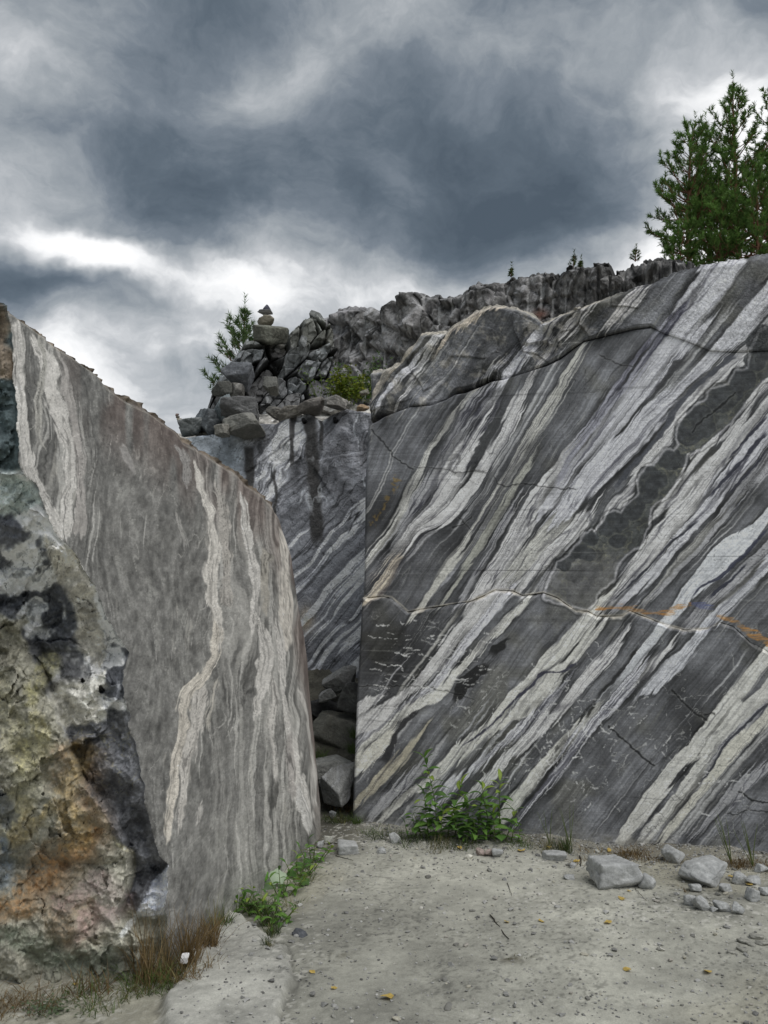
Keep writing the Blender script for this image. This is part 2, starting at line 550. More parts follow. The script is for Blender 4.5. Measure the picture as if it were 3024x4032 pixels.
# crop, colour, streakiness, softness, points (x, y, full width)
RIB = [
    ('A', CREAM, .5, 6, [(1000, -330, 30), (900, -150, 45), (800, -40, 45), (700, 80, 50), (560, 300, 45), (480, 450, 50), (410, 600, 45), (350, 760, 62), (240, 930, 62), (70, 1130, 42), (0, 1220, 40)]),
    ('A', GREYW, 1.0, 14, [(1060, -160, 120), (960, -40, 200), (830, 150, 250), (730, 350, 270), (640, 560, 250), (520, 760, 230), (400, 930, 170), (300, 1080, 130), (200, 1230, 140), (120, 1370, 120)]),
    ('A', WHITE, .55, 8, [(960, 60, 40), (870, 210, 90), (760, 370, 130), (690, 500, 150), (640, 600, 120), (560, 740, 100), (430, 900, 80), (330, 1030, 70), (230, 1180, 60), (130, 1350, 60)]),
    ('A', (194, 184, 168), .8, 8, [(330, 1050, 30), (280, 1140, 70), (200, 1260, 80), (130, 1370, 70)]),
    ('A', WHITE, .45, 5, [(1290, -240, 40), (1220, -100, 70), (1150, 30, 110), (1080, 200, 90), (960, 400, 90), (860, 570, 82), (700, 740, 100), (580, 850, 70), (450, 930, 30)]),
    ('A', (178, 177, 171), .9, 5, [(1640, -400, 40), (1520, -180, 40), (1420, 0, 42), (1330, 130, 44), (1240, 290, 50), (1130, 450, 45), (1050, 580, 60), (950, 740, 50), (870, 880, 50), (760, 1050, 44), (640, 1200, 46), (560, 1330, 40), (480, 1460, 36)]),
    ('A', (158, 158, 150), 1.0, 6, [(1330, 250, 20), (1250, 420, 30), (1130, 600, 70), (1040, 760, 50), (930, 960, 50), (830, 1120, 34), (740, 1280, 36), (640, 1440, 30)]),
    ('A', GREYW, 1.0, 6, [(1150, 700, 20), (1060, 860, 40), (960, 1060, 40), (860, 1250, 40), (770, 1420, 40)]),
    ('A', WHITE, .75, 7, [(1659, 230, 95), (1500, 450, 100), (1390, 600, 100), (1280, 760, 120), (1180, 920, 130), (1090, 1080, 140), (990, 1240, 140), (900, 1390, 120)]),
    ('A', CREAM, .6, 6, [(1659, 590, 90), (1560, 740, 120), (1450, 880, 110), (1330, 1020, 105), (1230, 1150, 100), (1130, 1270, 100), (1030, 1400, 60)]),
    ('A', WHITE, .8, 6, [(1700, 760, 70), (1600, 880, 90), (1480, 1020, 80), (1340, 1170, 80), (1220, 1290, 66)]),
    ('A', GREYW, .8, 6, [(1650, 960, 34), (1560, 1070, 34), (1470, 1190, 60), (1350, 1290, 70)]),
    ('P', VIOL, .45, 5, [(2890, 985, 110), (2850, 1040, 112), (2790, 1125, 95), (2726, 1210, 84), (2677, 1299, 68), (2607, 1399, 76), (2548, 1478, 76), (2488, 1558, 74), (2418, 1637, 62), (2364, 1707, 58), (2309, 1781, 54), (2250, 1870, 66), (2190, 1950, 66)]),
    ('B', (148, 148, 156), .9, 4, [(960, 60, 34), (850, 190, 34), (740, 330, 50), (640, 470, 60), (540, 600, 60), (400, 770, 60), (300, 900, 60), (200, 1040, 60), (80, 1230, 50), (0, 1370, 40)]),
    ('B', VIOL, .7, 4, [(1210, 120, 24), (1120, 240, 40), (1040, 330, 30), (900, 480, 26), (760, 640, 30), (600, 830, 40), (420, 1050, 34), (280, 1220, 26), (140, 1400, 26), (20, 1560, 26)]),
    ('B', VIOL, .5, 5, [(1790, -200, 130), (1690, -90, 140), (1580, 40, 140), (1400, 250, 120), (1260, 390, 104), (1110, 520, 100), (960, 660, 80), (830, 790, 130), (700, 920, 170), (560, 1080, 184), (420, 1220, 184), (300, 1350, 170), (180, 1480, 150), (60, 1611, 130)]),
    ('B', WHITE, .5, 5, [(1760, 0, 60), (1640, 160, 70), (1540, 280, 80), (1460, 420, 100), (1330, 520, 90), (1180, 640, 80), (1060, 750, 84), (970, 860, 70), (900, 980, 84), (850, 1080, 110), (740, 1180, 110), (640, 1290, 80), (590, 1390, 60), (580, 1490, 70), (480, 1570, 80), (400, 1640, 60)]),
    ('B', WHITE, .9, 6, [(1760, 560, 40), (1640, 640, 90), (1540, 740, 60), (1470, 880, 50), (1300, 1040, 60), (1130, 1140, 90), (1050, 1250, 70), (970, 1380, 60), (870, 1520, 60), (790, 1630, 60)]),
    ('B', WHITE, .6, 5, [(1780, 620, 90), (1659, 800, 110), (1520, 970, 110), (1390, 1120, 130), (1230, 1260, 130), (1100, 1400, 130), (960, 1560, 120)]),
    ('B', VIOL, 1.0, 5, [(1850, 740, 140), (1659, 980, 160), (1500, 1180, 150), (1330, 1370, 140), (1180, 1540, 130), (1100, 1640, 110)]),
    ('B', GREYW, 1.0, 6, [(1850, 1000, 100), (1659, 1230, 90), (1480, 1430, 60), (1340, 1600, 40)]),
    ('C', WHITE, .55, 5, [(1060, -60, 110), (960, 60, 120), (850, 190, 140), (760, 310, 120), (660, 440, 108), (540, 570, 84), (430, 700, 60), (340, 810, 50), (250, 930, 30)]),
    ('C', VIOL, .9, 4, [(1220, -60, 90), (1100, 70, 80), (1000, 190, 70), (900, 330, 50), (760, 500, 50), (640, 620, 50), (500, 740, 44), (400, 830, 40)]),
    ('C', GREYW, .8, 4, [(1400, -60, 40), (1230, 170, 36), (1120, 310, 34), (980, 460, 34), (860, 570, 34), (740, 680, 34), (620, 800, 30)]),
    ('C', (200, 202, 205), .12, 4, [(1740, -60, 40), (1620, 90, 50), (1500, 230, 130), (1370, 320, 190), (1250, 450, 200), (1130, 580, 130), (1020, 690, 104), (950, 790, 100), (860, 890, 80), (770, 1010, 70), (670, 1130, 66), (560, 1270, 60), (440, 1410, 60), (340, 1530, 60), (240, 1650, 50)]),
    ('C', GREYW, .8, 5, [(1760, 200, 60), (1600, 360, 60), (1450, 520, 70), (1320, 640, 70), (1200, 730, 60), (1100, 850, 90), (1000, 950, 60)]),
    ('C', (189, 190, 194), .5, 4, [(1800, 270, 60), (1659, 430, 60), (1560, 570, 60), (1430, 700, 60), (1290, 830, 90), (1190, 930, 70), (1100, 1060, 50), (1000, 1170, 100), (900, 1270, 130), (800, 1360, 110), (700, 1450, 60), (640, 1480, 20)]),
    ('C', WHITE, .9, 4, [(880, 1080, 30), (800, 1180, 60), (700, 1270, 60), (600, 1380, 70), (480, 1500, 60), (380, 1611, 50), (250, 1760, 60)]),
    # lower block
    ('D', WHITE, .35, 5, [(1060, 80, 90), (960, 180, 110), (850, 300, 90), (740, 430, 96), (640, 570, 94), (520, 690, 80), (400, 810, 60), (240, 900, 60), (60, 960, 60)]),
    ('D', VIOL, .9, 4, [(1130, 90, 60), (1040, 190, 60), (940, 300, 50), (840, 430, 40), (740, 580, 40), (620, 720, 50), (480, 840, 60), (340, 940, 60), (200, 1060, 60), (40, 1170, 60)]),
    ('D', CREAM, .3, 4, [(1290, 110, 30), (1190, 210, 50), (1090, 310, 56), (990, 390, 50), (940, 470, 60), (850, 560, 56), (760, 650, 50), (700, 740, 60), (600, 820, 70), (480, 880, 76), (350, 960, 60), (240, 1060, 40), (100, 1180, 30)]),
    ('D', (204, 202, 192), .2, 5, [(310, 1050, 16), (270, 1110, 50), (210, 1180, 90), (120, 1260, 100), (30, 1340, 90)]),
    ('D', WHITE, .3, 5, [(330, 890, 30), (240, 930, 90), (140, 980, 130), (40, 1030, 120)]),
    ('D', WHITE, .4, 6, [(260, 800, 20), (180, 830, 50), (90, 890, 60), (30, 940, 50)]),
    ('D', (158, 153, 138), .6, 14, [(420, 1220, 50), (300, 1330, 80), (180, 1440, 70), (60, 1560, 50)]),
    ('D', CREAM, .35, 4, [(1800, 180, 90), (1700, 290, 120), (1600, 400, 124), (1480, 520, 110), (1380, 620, 70), (1280, 730, 60), (1160, 840, 66), (1080, 960, 80), (980, 1060, 70), (860, 1150, 80), (740, 1260, 96), (640, 1350, 64), (500, 1470, 50), (380, 1560, 60), (280, 1640, 50)]),
    ('D', GREYW, .9, 6, [(640, 1180, 30), (560, 1290, 50), (440, 1400, 60), (340, 1500, 60), (240, 1600, 60)]),
    ('D', CREAM, .3, 4, [(1780, 350, 50), (1659, 490, 60), (1540, 610, 60), (1440, 720, 130), (1350, 820, 150), (1260, 900, 90), (1140, 980, 50), (1050, 1060, 30)]),
    ('D', VIOL, .9, 5, [(1500, 800, 40), (1380, 920, 60), (1260, 1030, 70), (1120, 1150, 60), (980, 1260, 60), (860, 1370, 60), (760, 1460, 70), (640, 1580, 70)]),
    ('D', WHITE, .55, 4, [(1900, 470, 70), (1780, 610, 80), (1659, 750, 80), (1560, 850, 70), (1450, 960, 70), (1330, 1080, 70), (1200, 1220, 70), (1050, 1350, 60), (950, 1450, 64), (850, 1550, 80), (720, 1660, 70)]),
    ('D', CREAM, .25, 4, [(1750, 960, 50), (1659, 1060, 80), (1540, 1170, 100), (1430, 1300, 100), (1330, 1420, 92), (1230, 1540, 100), (1150, 1660, 90), (1090, 1740, 60)]),
    ('D', VIOL, 1.0, 4, [(2060, 650, 80), (1900, 860, 80), (1780, 990, 80), (1659, 1120, 90), (1500, 1350, 80), (1380, 1510, 60), (1260, 1670, 50), (1180, 1770, 40)]),
    ('E', CREAM, .15, 4, [(1760, -330, 70), (1620, -180, 90), (1470, 0, 104), (1330, 170, 90), (1230, 300, 80), (1120, 450, 90), (1000, 560, 80), (930, 660, 84), (840, 780, 100), (740, 900, 90), (660, 1030, 74), (600, 1120, 60)]),
    ('E', CREAM, .2, 4, [(1800, -120, 90), (1659, 50, 104), (1500, 160, 120), (1360, 300, 100), (1230, 470, 90), (1130, 640, 80), (1050, 760, 74), (930, 900, 80), (830, 1010, 80), (760, 1100, 60)]),
    ('E', GREYW, 1.0, 5, [(1659, 130, 40), (1500, 280, 50), (1360, 420, 60), (1250, 580, 50), (1180, 720, 40), (1080, 860, 40), (980, 980, 40)]),
    ('E', (188, 186, 176), .5, 5, [(1800, 60, 60), (1659, 200, 60), (1500, 350, 60), (1350, 520, 60), (1230, 680, 60), (1130, 800, 50), (1020, 930, 50), (920, 1060, 40)]),
    ('E', GREYW, .9, 9, [(1800, 430, 40), (1659, 560, 44), (1500, 680, 44), (1380, 780, 50), (1250, 900, 40), (1110, 1060, 34)]),
    # cap slab above the crack
    ('F', (186, 178, 164), .5, 6, [(640, 330, 30), (540, 360, 30), (460, 500, 34), (370, 600, 30)]),
    ('F', WHITE, .6, 5, [(690, 330, 40), (640, 390, 44), (560, 520, 34), (480, 650, 34), (410, 790, 30), (360, 860, 20)]),
    ('F', (180, 172, 160), .4, 8, [(340, 590, 60), (300, 640, 90), (240, 720, 60), (190, 800, 40)]),
    ('F', VIOL, .8, 5, [(480, 560, 30), (420, 630, 40), (350, 710, 50), (260, 830, 50), (180, 930, 40)]),
    ('F', VIOL, .5, 8, [(1370, 320, 30), (1330, 390, 60), (1260, 490, 100), (1180, 590, 100), (1080, 690, 60), (1020, 760, 30)]),
    ('F', GREYW, .9, 10, [(1100, 560, 40), (1000, 640, 50), (900, 720, 30)]),
    ('F', (190, 180, 166), .6, 10, [(1100, 180, 40), (950, 215, 50), (830, 290, 60), (740, 350, 40)]),
    ('F', (176, 174, 172), .8, 12, [(1740, 130, 60), (1640, 220, 110), (1570, 310, 110), (1500, 400, 60)]),
    ('F', (170, 168, 166), .8, 10, [(2060, 60, 60), (1940, 180, 90), (1850, 320, 60)]),
    ('F', (160, 158, 156), .9, 10, [(1420, 330, 60), (1420, 430, 90), (1390, 540, 60)]),
]
DARKRIB = [
    ('A', (62, 63, 64), 5, [(1060, 40, 20), (1010, 130, 60), (950, 230, 64), (890, 330, 70), (830, 420, 30)]),
    ('B', (70, 72, 78), 5, [(1420, 390, 40), (1200, 550, 46), (1030, 700, 40), (930, 830, 50), (860, 960, 40), (760, 1080, 36), (620, 1220, 40), (520, 1340, 40), (440, 1470, 30)]),
    ('B', (60, 60, 62), 5, [(1000, 430, 30), (930, 470, 60), (860, 560, 36), (740, 690, 24)]),
    ('D', (28, 28, 28), 5, [(1170, 370, 20), (1090, 450, 60), (1010, 510, 40)]),
    ('D', (28, 28, 28), 5, [(1010, 560, 20), (940, 620, 80), (850, 720, 96), (770, 800, 80), (730, 850, 20)]),
    ('D', (44, 44, 46), 5, [(530, 910, 16), (470, 950, 50), (390, 1010, 40), (330, 1080, 30), (300, 1180, 50), (230, 1300, 60)]),
    ('C', (36, 36, 34), 5, [(640, 1080, 10), (600, 1140, 26), (540, 1220, 10)]),
    ('E', (36, 36, 34), 5, [(450, 110, 8), (400, 190, 30), (370, 240, 8)]),
    ('E', (30, 30, 30), 4, [(185, 410, 10), (165, 435, 34), (150, 455, 8)]),
    ('B', (42, 43, 53), 3, [(1659, 1000, 24), (1480, 1200, 28), (1330, 1370, 26), (1180, 1520, 20)]),
    ('B', (42, 43, 53), 3, [(1659, 870, 16), (1560, 990, 22), (1420, 1130, 18), (1330, 1230, 12)]),
    ('B', (48, 49, 58), 3, [(1659, 1150, 18), (1500, 1330, 22), (1340, 1500, 20)]),
    ('B', (58, 58, 68), 3, [(1010, 20, 16), (900, 190, 20), (830, 280, 20), (700, 430, 16)]),
    ('C', (46, 47, 55), 3, [(1100, 100, 16), (900, 270, 20), (760, 420, 18), (600, 570, 14), (420, 740, 12)]),
    ('C', (50, 52, 66), 3, [(1659, 160, 20), (1500, 330, 26), (1360, 470, 30), (1270, 560, 26), (1120, 640, 18), (1060, 720, 10)]),
    ('C', (44, 46, 56), 3, [(1500, 430, 14), (1380, 560, 26), (1260, 660, 26), (1190, 730, 12)]),
    ('D', (50, 50, 62), 3, [(1659, 560, 14), (1560, 640, 18), (1400, 640, 30), (1330, 730, 20), (1190, 850, 18), (1070, 980, 16), (900, 1120, 18), (800, 1180, 12)]),
    ('E', (46, 47, 54), 3, [(1659, 120, 14), (1530, 230, 20), (1380, 380, 16), (1280, 530, 14), (1160, 700, 12)]),
]
MASTER = [0, 4, 5, 8, 9, 15, 21, 24]
LENS = (T('B', [(1900, 150), (1659, 190), (1590, 230), (1540, 330), (1520, 400), (1510, 500), (1470, 525), (1410, 530), (1380, 580), (1350, 640), (1240, 660), (1190, 700), (1180, 760), (1120, 790), (1080, 830), (1000, 900), (950, 970), (940, 1060), (960, 1110), (920, 1170), (850, 1160), (800, 1230), (760, 1280), (700, 1290), (650, 1350), (640, 1430), (640, 1500), (600, 1560), (540, 1605)])
        + T('C', [(500, 60), (450, 40), (390, 60), (370, 110), (310, 170), (300, 230), (260, 190), (210, 210), (190, 270), (130, 320), (80, 390), (0, 440)])
        + T('A', [(1450, 1200), (1390, 1310), (1380, 1400), (1560, 1440)])
        + T('C', [(0, 720), (230, 800), (330, 640), (430, 560), (450, 460), (520, 370), (640, 290), (700, 150), (720, 0)])
        + T('B', [(860, 1500), (940, 1380), (1020, 1180), (1180, 1090), (1350, 930), (1480, 760), (1540, 690), (1600, 600), (1659, 570), (1900, 400)]))


def grain(px, py, seed, a=.10):
    g = v2(px / 3.1, py / 3.1, seed) * .6 + v2(px / 6.5, py / 6.5, seed + 1) * .5
    dk_ = smooth(.55, .85, v2(px / 5.0, py / 5.0, seed + 2)) * smooth(-.4, .5, fbm2(px / 60, py / 60, 2, seed + 3))
    wt_ = smooth(.62, .88, v2(px / 4.2, py / 4.2, seed + 5)) * smooth(-.2, .6, fbm2(px / 75, py / 75, 2, seed + 6))
    return (1 + a * g - 1.6 * a * dk_ + 1.8 * a * wt_)[..., None]


def streaks(phi, A, seed, w=9.0, ln=260.0):
    """thin lines running along the foliation"""
    s = v2(phi / w, A / ln, seed) * .55 + v2(phi / (w * .42), A / (ln * .8), seed + 3) * .5 + v2(phi / (w * 2.6), A / (ln * 1.6), seed + 5) * .35
    return s


HALO = [
    ('P', (136, 136, 140), 1.0, 30, [(2000, 2380, 240), (2080, 2250, 250), (2230, 2000, 290), (2420, 1750, 290), (2600, 1500, 260), (2780, 1230, 250), (2900, 1040, 230)]),
    ('P', (128, 128, 134), 1.0, 30, [(2430, 2430, 150), (2560, 2280, 200), (2750, 2050, 260), (2950, 1800, 280), (3100, 1600, 300)]),
    ('P', (124, 124, 128), 1.0, 25, [(2760, 2460, 160), (2900, 2250, 200), (3080, 2050, 220)]),
    ('P', (124, 124, 126), 1.0, 25, [(2240, 2480, 130), (2120, 2620, 170), (1900, 2880, 190), (1700, 3080, 190), (1560, 3220, 170)]),
    ('P', (124, 124, 128), 1.0, 25, [(2560, 2440, 130), (2450, 2560, 170), (2250, 2800, 170), (2050, 3080, 160), (1960, 3260, 140)]),
    ('P', (118, 119, 122), 1.0, 25, [(3060, 2620, 260), (2960, 2780, 300), (2820, 3000, 260), (2640, 3270, 220)]),
    ('P', (120, 120, 122), 1.0, 25, [(2000, 2330, 100), (1880, 2480, 170), (1740, 2660, 150), (1560, 2860, 150), (1420, 3000, 150)]),
    ('P', (118, 118, 122), 1.0, 30, [(2260, 1420, 60), (2060, 1760, 130), (1900, 2050, 170), (1760, 2300, 130)]),
    ('P', (122, 121, 122), 1.0, 24, [(1690, 1300, 90), (1600, 1450, 150), (1500, 1600, 150)]),
]


def hair(phi, A, w, ln, seed, t=.10):
    """long hairlines: zero crossings of stretched noise"""
    q = np.abs(v2(phi / w, A / ln, seed) + .25 * v2(phi / (w * .4), A / (ln * .5), seed + 1))
    return smooth(t, t * .25, q)


def banded(px, py, P):
    px = px.astype(f32); py = py.astype(f32)
    wx = fbm2(px / 110, py / 110, 3, 11) * 6 + fbm2(px / 22, py / 22, 2, 12) * 2.2
    wy = fbm2(px / 110 + 40, py / 110, 3, 13) * 6 + fbm2(px / 22 + 9, py / 22, 2, 14) * 2.2
    x = px + wx; y = py + wy
    A, B = BW.ab(x, y)
    # foliation coordinate from master ribbons
    mast = []
    for i in MASTER:
        c, _, pts = RIB[i][0], RIB[i][1], RIB[i][4]
        bc, _, _, _ = BW.cw(T(c, pts), A)
        m = np.mean([BW.ab(q[0], q[1])[1] for q in T(c, pts)])
        mast.append((m, bc))
    mast.sort(key=lambda q: q[0])
    prev = mast[0][1]
    phi = mast[0][0] + (B - mast[0][1])
    for k in range(1, len(mast)):
        b1 = np.maximum(mast[k][1], prev + 8)
        ins = (B > prev)
        f = mast[k - 1][0] + (B - prev) / (b1 - prev) * (mast[k][0] - mast[k - 1][0])
        phi = np.where(ins, f, phi)
        prev = b1
        last = mast[k][0]
    phi = np.where(B > prev, last + (B - prev), phi)
    # host rock: dark grey with faint parallel lines and cloudy change of tone
    s = streaks(phi, A, 21, 11, 230)
    cl = fbm2(px / 210, py / 210, 4, 31)
    base = np.array(MID)[None, None] * np.ones(px.shape + (1,))
    cl = cl + .6 * fbm2(px / 70, py / 70, 4, 33)
    base = base * (1 + .24 * cl[..., None] + .20 * s[..., None])
    ol = smooth(.1, .8, fbm2(px / 150 + 9, py / 150, 3, 37))[..., None]
    base = base * (1 - ol * .5) + np.array(OLV) * ol * .5
    lowdark = (smooth(1400, 1700, 3200 - px) * smooth(2330, 2500, py) * .0)[..., None]
    dz = np.exp(-(((px - 1500) / 170) ** 2 + ((py - 2000) / 130) ** 2)) + np.exp(-(((px - 1560) / 190) ** 2 + ((py - 2580) / 170) ** 2)) + .6 * np.exp(-(((px - 1790) / 110) ** 2 + ((py - 2110) / 90) ** 2)) + .55 * np.exp(-(((px - 2700) / 190) ** 2 + ((py - 2800) / 170) ** 2))
    base = base * (1 - .48 * np.clip(dz, 0, 1))[..., None]
    fib = np.clip(v2(phi / 7.5, A / 300, 501) * .6 + v2(phi / 3.9, A / 190, 502) * .45 + v2(phi / 17, A / 420, 503) * .5, -1.1, 1.1)
    h1 = hair(phi, A, 13, 420, 511, .11); h2 = hair(phi, A, 30, 600, 521, .07); h3 = hair(phi, A, 8, 260, 531, .16)
    dens = smooth(-.5, .6, fbm2(px / 160 + 3, py / 160, 3, 541))
    base = base * (1 + .16 * fib)[..., None]
    base = base * (1 - .30 * (h2 * dens))[..., None]
    base = base + (np.array([150, 150, 146]) - base) * (hair(phi, A, 19, 330, 551, .06) * smooth(.1, .6, fbm2(px / 120, py / 120, 3, 552)) * .55)[..., None]
    # thin pale lines inside the dark host
    tl = smooth(.62, .95, streaks(phi, A, 55, 7, 170)) * smooth(-.2, .4, fbm2(px / 130, py / 130, 2, 57))
    base = base + (np.array([120, 120, 112]) - base) * (tl * .55)[..., None]
    # pale foliation everywhere, as dense as the traced zones ask for
    Dn = np.full(px.shape, .10, f32) + .16 * smooth(-.2, .8, fbm2(px / 190, py / 190, 3, 601))
    for (c, colr, st, so, pts) in HALO:
        bc, w, e0, e1 = BW.cw(T(c, pts), A)
        q = np.exp(-((B - bc) / (w * .62)) ** 2) * smooth(-160, 80, e0) * smooth(-160, 80, e1)
        Dn = np.maximum(Dn, q * .72)
    bf = v2(phi / 26, A / 900, 611) * .62 + v2(phi / 12, A / 620, 612) * .52 + v2(phi / 5.2, A / 380, 613) * .42
    th = .82 - 1.15 * Dn
    pm = smooth(th, th + .28, bf + .12 * fib)
    tint = v2(phi / 60, A / 900, 614)[..., None]
    pc = np.array([166, 166, 166]) + tint * np.array([4, 3, -3]) + 16 * v2(phi / 9, A / 300, 615)[..., None]
    C = base * (1 - .88 * pm[..., None]) + pc * (.88 * pm[..., None])
    dkk = smooth(.35, .8, v2(phi / 7, A / 420, 616) * .7 + v2(phi / 15, A / 700, 617) * .5) * smooth(.15, .5, Dn)
    C = C * (1 - .42 * dkk[..., None])
    for k, (c, colr, st, so, pts) in enumerate(RIB):
        bc, w, e0, e1 = BW.cw(T(c, pts), A)
        near = np.abs(B - bc) < (w * .80 + 40)
        near &= (e0 > -240) & (e1 > -240)
        if not near.any(): continue
        a_, b_, p_ = A[near], B[near], phi[near]
        w_ = w[near]; d = np.abs(b_ - bc[near])
        e = v2(a_ / 37, b_ / 15, 100 + k) * .04 * w_ + v2(a_ / 140, b_ / 60, 130 + k) * .10 * w_
        sw_ = 5 + st * 13 + so * .6 + w_ * .10 * st
        fb = fib[near]
        m0 = (w_ * .56 + 1.5 + e - d) / sw_
        ends = smooth(-230, 50, e0[near]) * smooth(-230, 50, e1[near])
        m0 = m0 - (1.2 + w_ * .5 / sw_) * (1 - ends) + fb * .85
        m = smooth(-.22, .22, m0)
        line = np.clip(h1[near] * (.25 + .6 * st) + h3[near] * st * .65 * dens[near] + h2[near] * .75 * st + smooth(.15, .75, -fb) * (.10 + .42 * st), 0, 1)
        q = np.array(colr) * (1 + .045 * fbm2(a_ / 60, b_ / 30, 3, 300 + k) + .05 * fb)[..., None]
        q = q * (1 - .58 * line)[..., None] + np.array([4, 4, 10]) * line[..., None]
        mm_ = m
        if True:      # dark selvage hugging the pale bands
            sel = smooth(-1.3, -.5, m0) * (1 - m) * (.22 + .25 * v2(a_ / 90, b_ / 40, 160 + k))
            C[near] = C[near] * (1 - np.clip(sel, 0, .6)[..., None])
        C[near] = C[near] * (1 - mm_[..., None]) + q * mm_[..., None]
    # swirl in the large pale lens
    sx, sy = T('A', [(740, 400)])[0]
    r = np.hypot((px - sx) / .8, py - sy); an = np.arctan2(py - sy, px - sx)
    sw = np.sin(r / 9 + an * 1.3 + 2.2 * fbm2(px / 45, py / 45, 3, 61))
    mk = np.exp(-(r / 85) ** 2) * smooth(.25, .8, sw) * .55
    C = C * (1 - mk[..., None] * .5)
    for k, (c, colr, so, pts) in enumerate(DARKRIB):
        bc, w, e0, e1 = BW.cw(T(c, pts), A)
        d = np.abs(B - bc)
        near = (d < w + 20) & (e0 > -20) & (e1 > -20)
        a_, b_ = A[near], B[near]
        e = v2(a_ / 22, b_ / 12, 400 + k) * .22 * w[near]
        m = smooth(-so * .5, so * .5, w[near] * .5 + e - d[near]) * smooth(-6, 30, e0[near]) * smooth(-6, 30, e1[near]) * .9
        C[near] = C[near] * (1 - m[..., None]) + np.array(colr) * m[..., None]
    # scalloped dark lens
    bb = (px > 2050) & (py > 1230) & (py < 2480)
    sdv = np.full(px.shape, -999., f32)
    sdv[bb] = sdpoly(LENS, px[bb] + fbm2(px[bb] / 30, py[bb] / 30, 3, 71) * 5, py[bb] + fbm2(px[bb] / 30 + 5, py[bb] / 30, 3, 72) * 5)
    m = smooth(-2.0, 2.0, sdv)[..., None]
    low = smooth(2120, 2260, py)[..., None]
    lc = np.array([68, 70, 69]) * (1 - low) + np.array([96, 96, 95]) * low
    mot = fbm2(px / 26, py / 26, 4, 73)
    lc = lc * (1 + .20 * mot[..., None] + .12 * s[..., None])
    lens_ = sdv > -4
    if lens_.any():
        _, le_, lr_ = facets(np.stack([px[lens_] / 62 + fbm2(px[lens_] / 30, py[lens_] / 30, 2, 76) * .18, py[lens_] / 62 + fbm2(px[lens_] / 30 + 6, py[lens_] / 30, 2, 77) * .18, px[lens_] * 0], -1), 1.0, 79)
        lc[lens_] = lc[lens_] * (1 + .30 * (lr_ - .5))[..., None]
        lc[lens_] = lc[lens_] + (np.array([118, 116, 98]) - lc[lens_]) * (smooth(.07, .0, le_) * .5 * smooth(-.4, .4, fbm2(px[lens_] / 20, py[lens_] / 20, 3, 80)))[..., None]
    pl = smooth(.25, .65, fbm2(px / 60, py / 60, 3, 74)) * smooth(.0, .5, fbm2(px / 9, py / 9, 2, 75))
    lc = lc + (np.array([140, 138, 118]) - lc) * (pl * .5)[..., None]
    keepd = smooth(.2, .7, v2(px / 26, py / 26, 78) + .6 - .0 * low[..., 0])
    m = m * (1 - low * .35)
    C = C * (1 - m) + lc * m
    beads = T('B', [(1640, 310, 125), (1560, 440, 70), (1450, 590, 85), (1290, 740, 100), (1390, 700, 60), (1110, 890, 88), (1030, 1010, 92), (1160, 980, 60), (890, 1225, 78), (975, 1235, 50), (715, 1370, 82), (700, 1485, 74), (800, 1400, 50), (610, 1590, 60)]) + T('C', [(450, 100, 80), (372, 168, 52), (470, 262, 52), (255, 245, 54), (175, 345, 48), (235, 375, 44), (110, 380, 44), (30, 440, 50), (590, 30, 60)])
    bd = np.full(px.shape, -999., f32)
    bxw, byw = px + fbm2(px / 22, py / 22, 2, 661) * 5, py + fbm2(px / 22 + 5, py / 22, 2, 662) * 5
    for (qx, qy, qr) in beads:
        bd = np.maximum(bd, qr * 1.28 - np.hypot(bxw - qx, (byw - qy) * 1.12))
    bm_ = smooth(-1.5, 2.5, bd) * (px > 2050)
    bc_ = np.array([56, 58, 60]) * (1 + .24 * fbm2(px / 15, py / 15, 3, 663) + .07 * s)[..., None]
    glow = np.exp(-((bd + 5) / 3.5) ** 2) * .22 * m[..., 0] * (px > 2050)
    C = C + (np.array([142, 141, 124]) - C) * glow[..., None]
    bm_ = bm_ * (.62 + .3 * smooth(-.5, .4, fbm2(px / 34, py / 34, 4, 664)))
    C = C * (1 - bm_[..., None]) + bc_ * bm_[..., None]
    rim = np.exp(-((sdv + 7) / 4.5) ** 2) * smooth(3000, 2900, px)
    C = C + (np.array([205, 203, 205]) - C) * (rim * .55)[..., None]
    rim2 = np.exp(-((sdv + 17) / 3.0) ** 2)
    C = C * (1 - .35 * rim2[..., None])
    # veins: network of hairlines
    vn = np.abs(fbm2(px / 120, py / 120, 4, 81))
    C = C * (1 - .40 * (smooth(.016, .0, vn) * smooth(0, .5, fbm2(px / 300, py / 300, 2, 83)))[..., None])
    vn2 = np.abs(fbm2(px / 95 + 7, py / 95, 4, 85))
    wv = smooth(.030, .0, vn2) * smooth(-.05, .35, fbm2(px / 170, py / 170, 2, 86)) * smooth(2350, 2500, py)
    C = C + (np.array([178, 178, 174]) - C) * (wv * .6)[..., None]
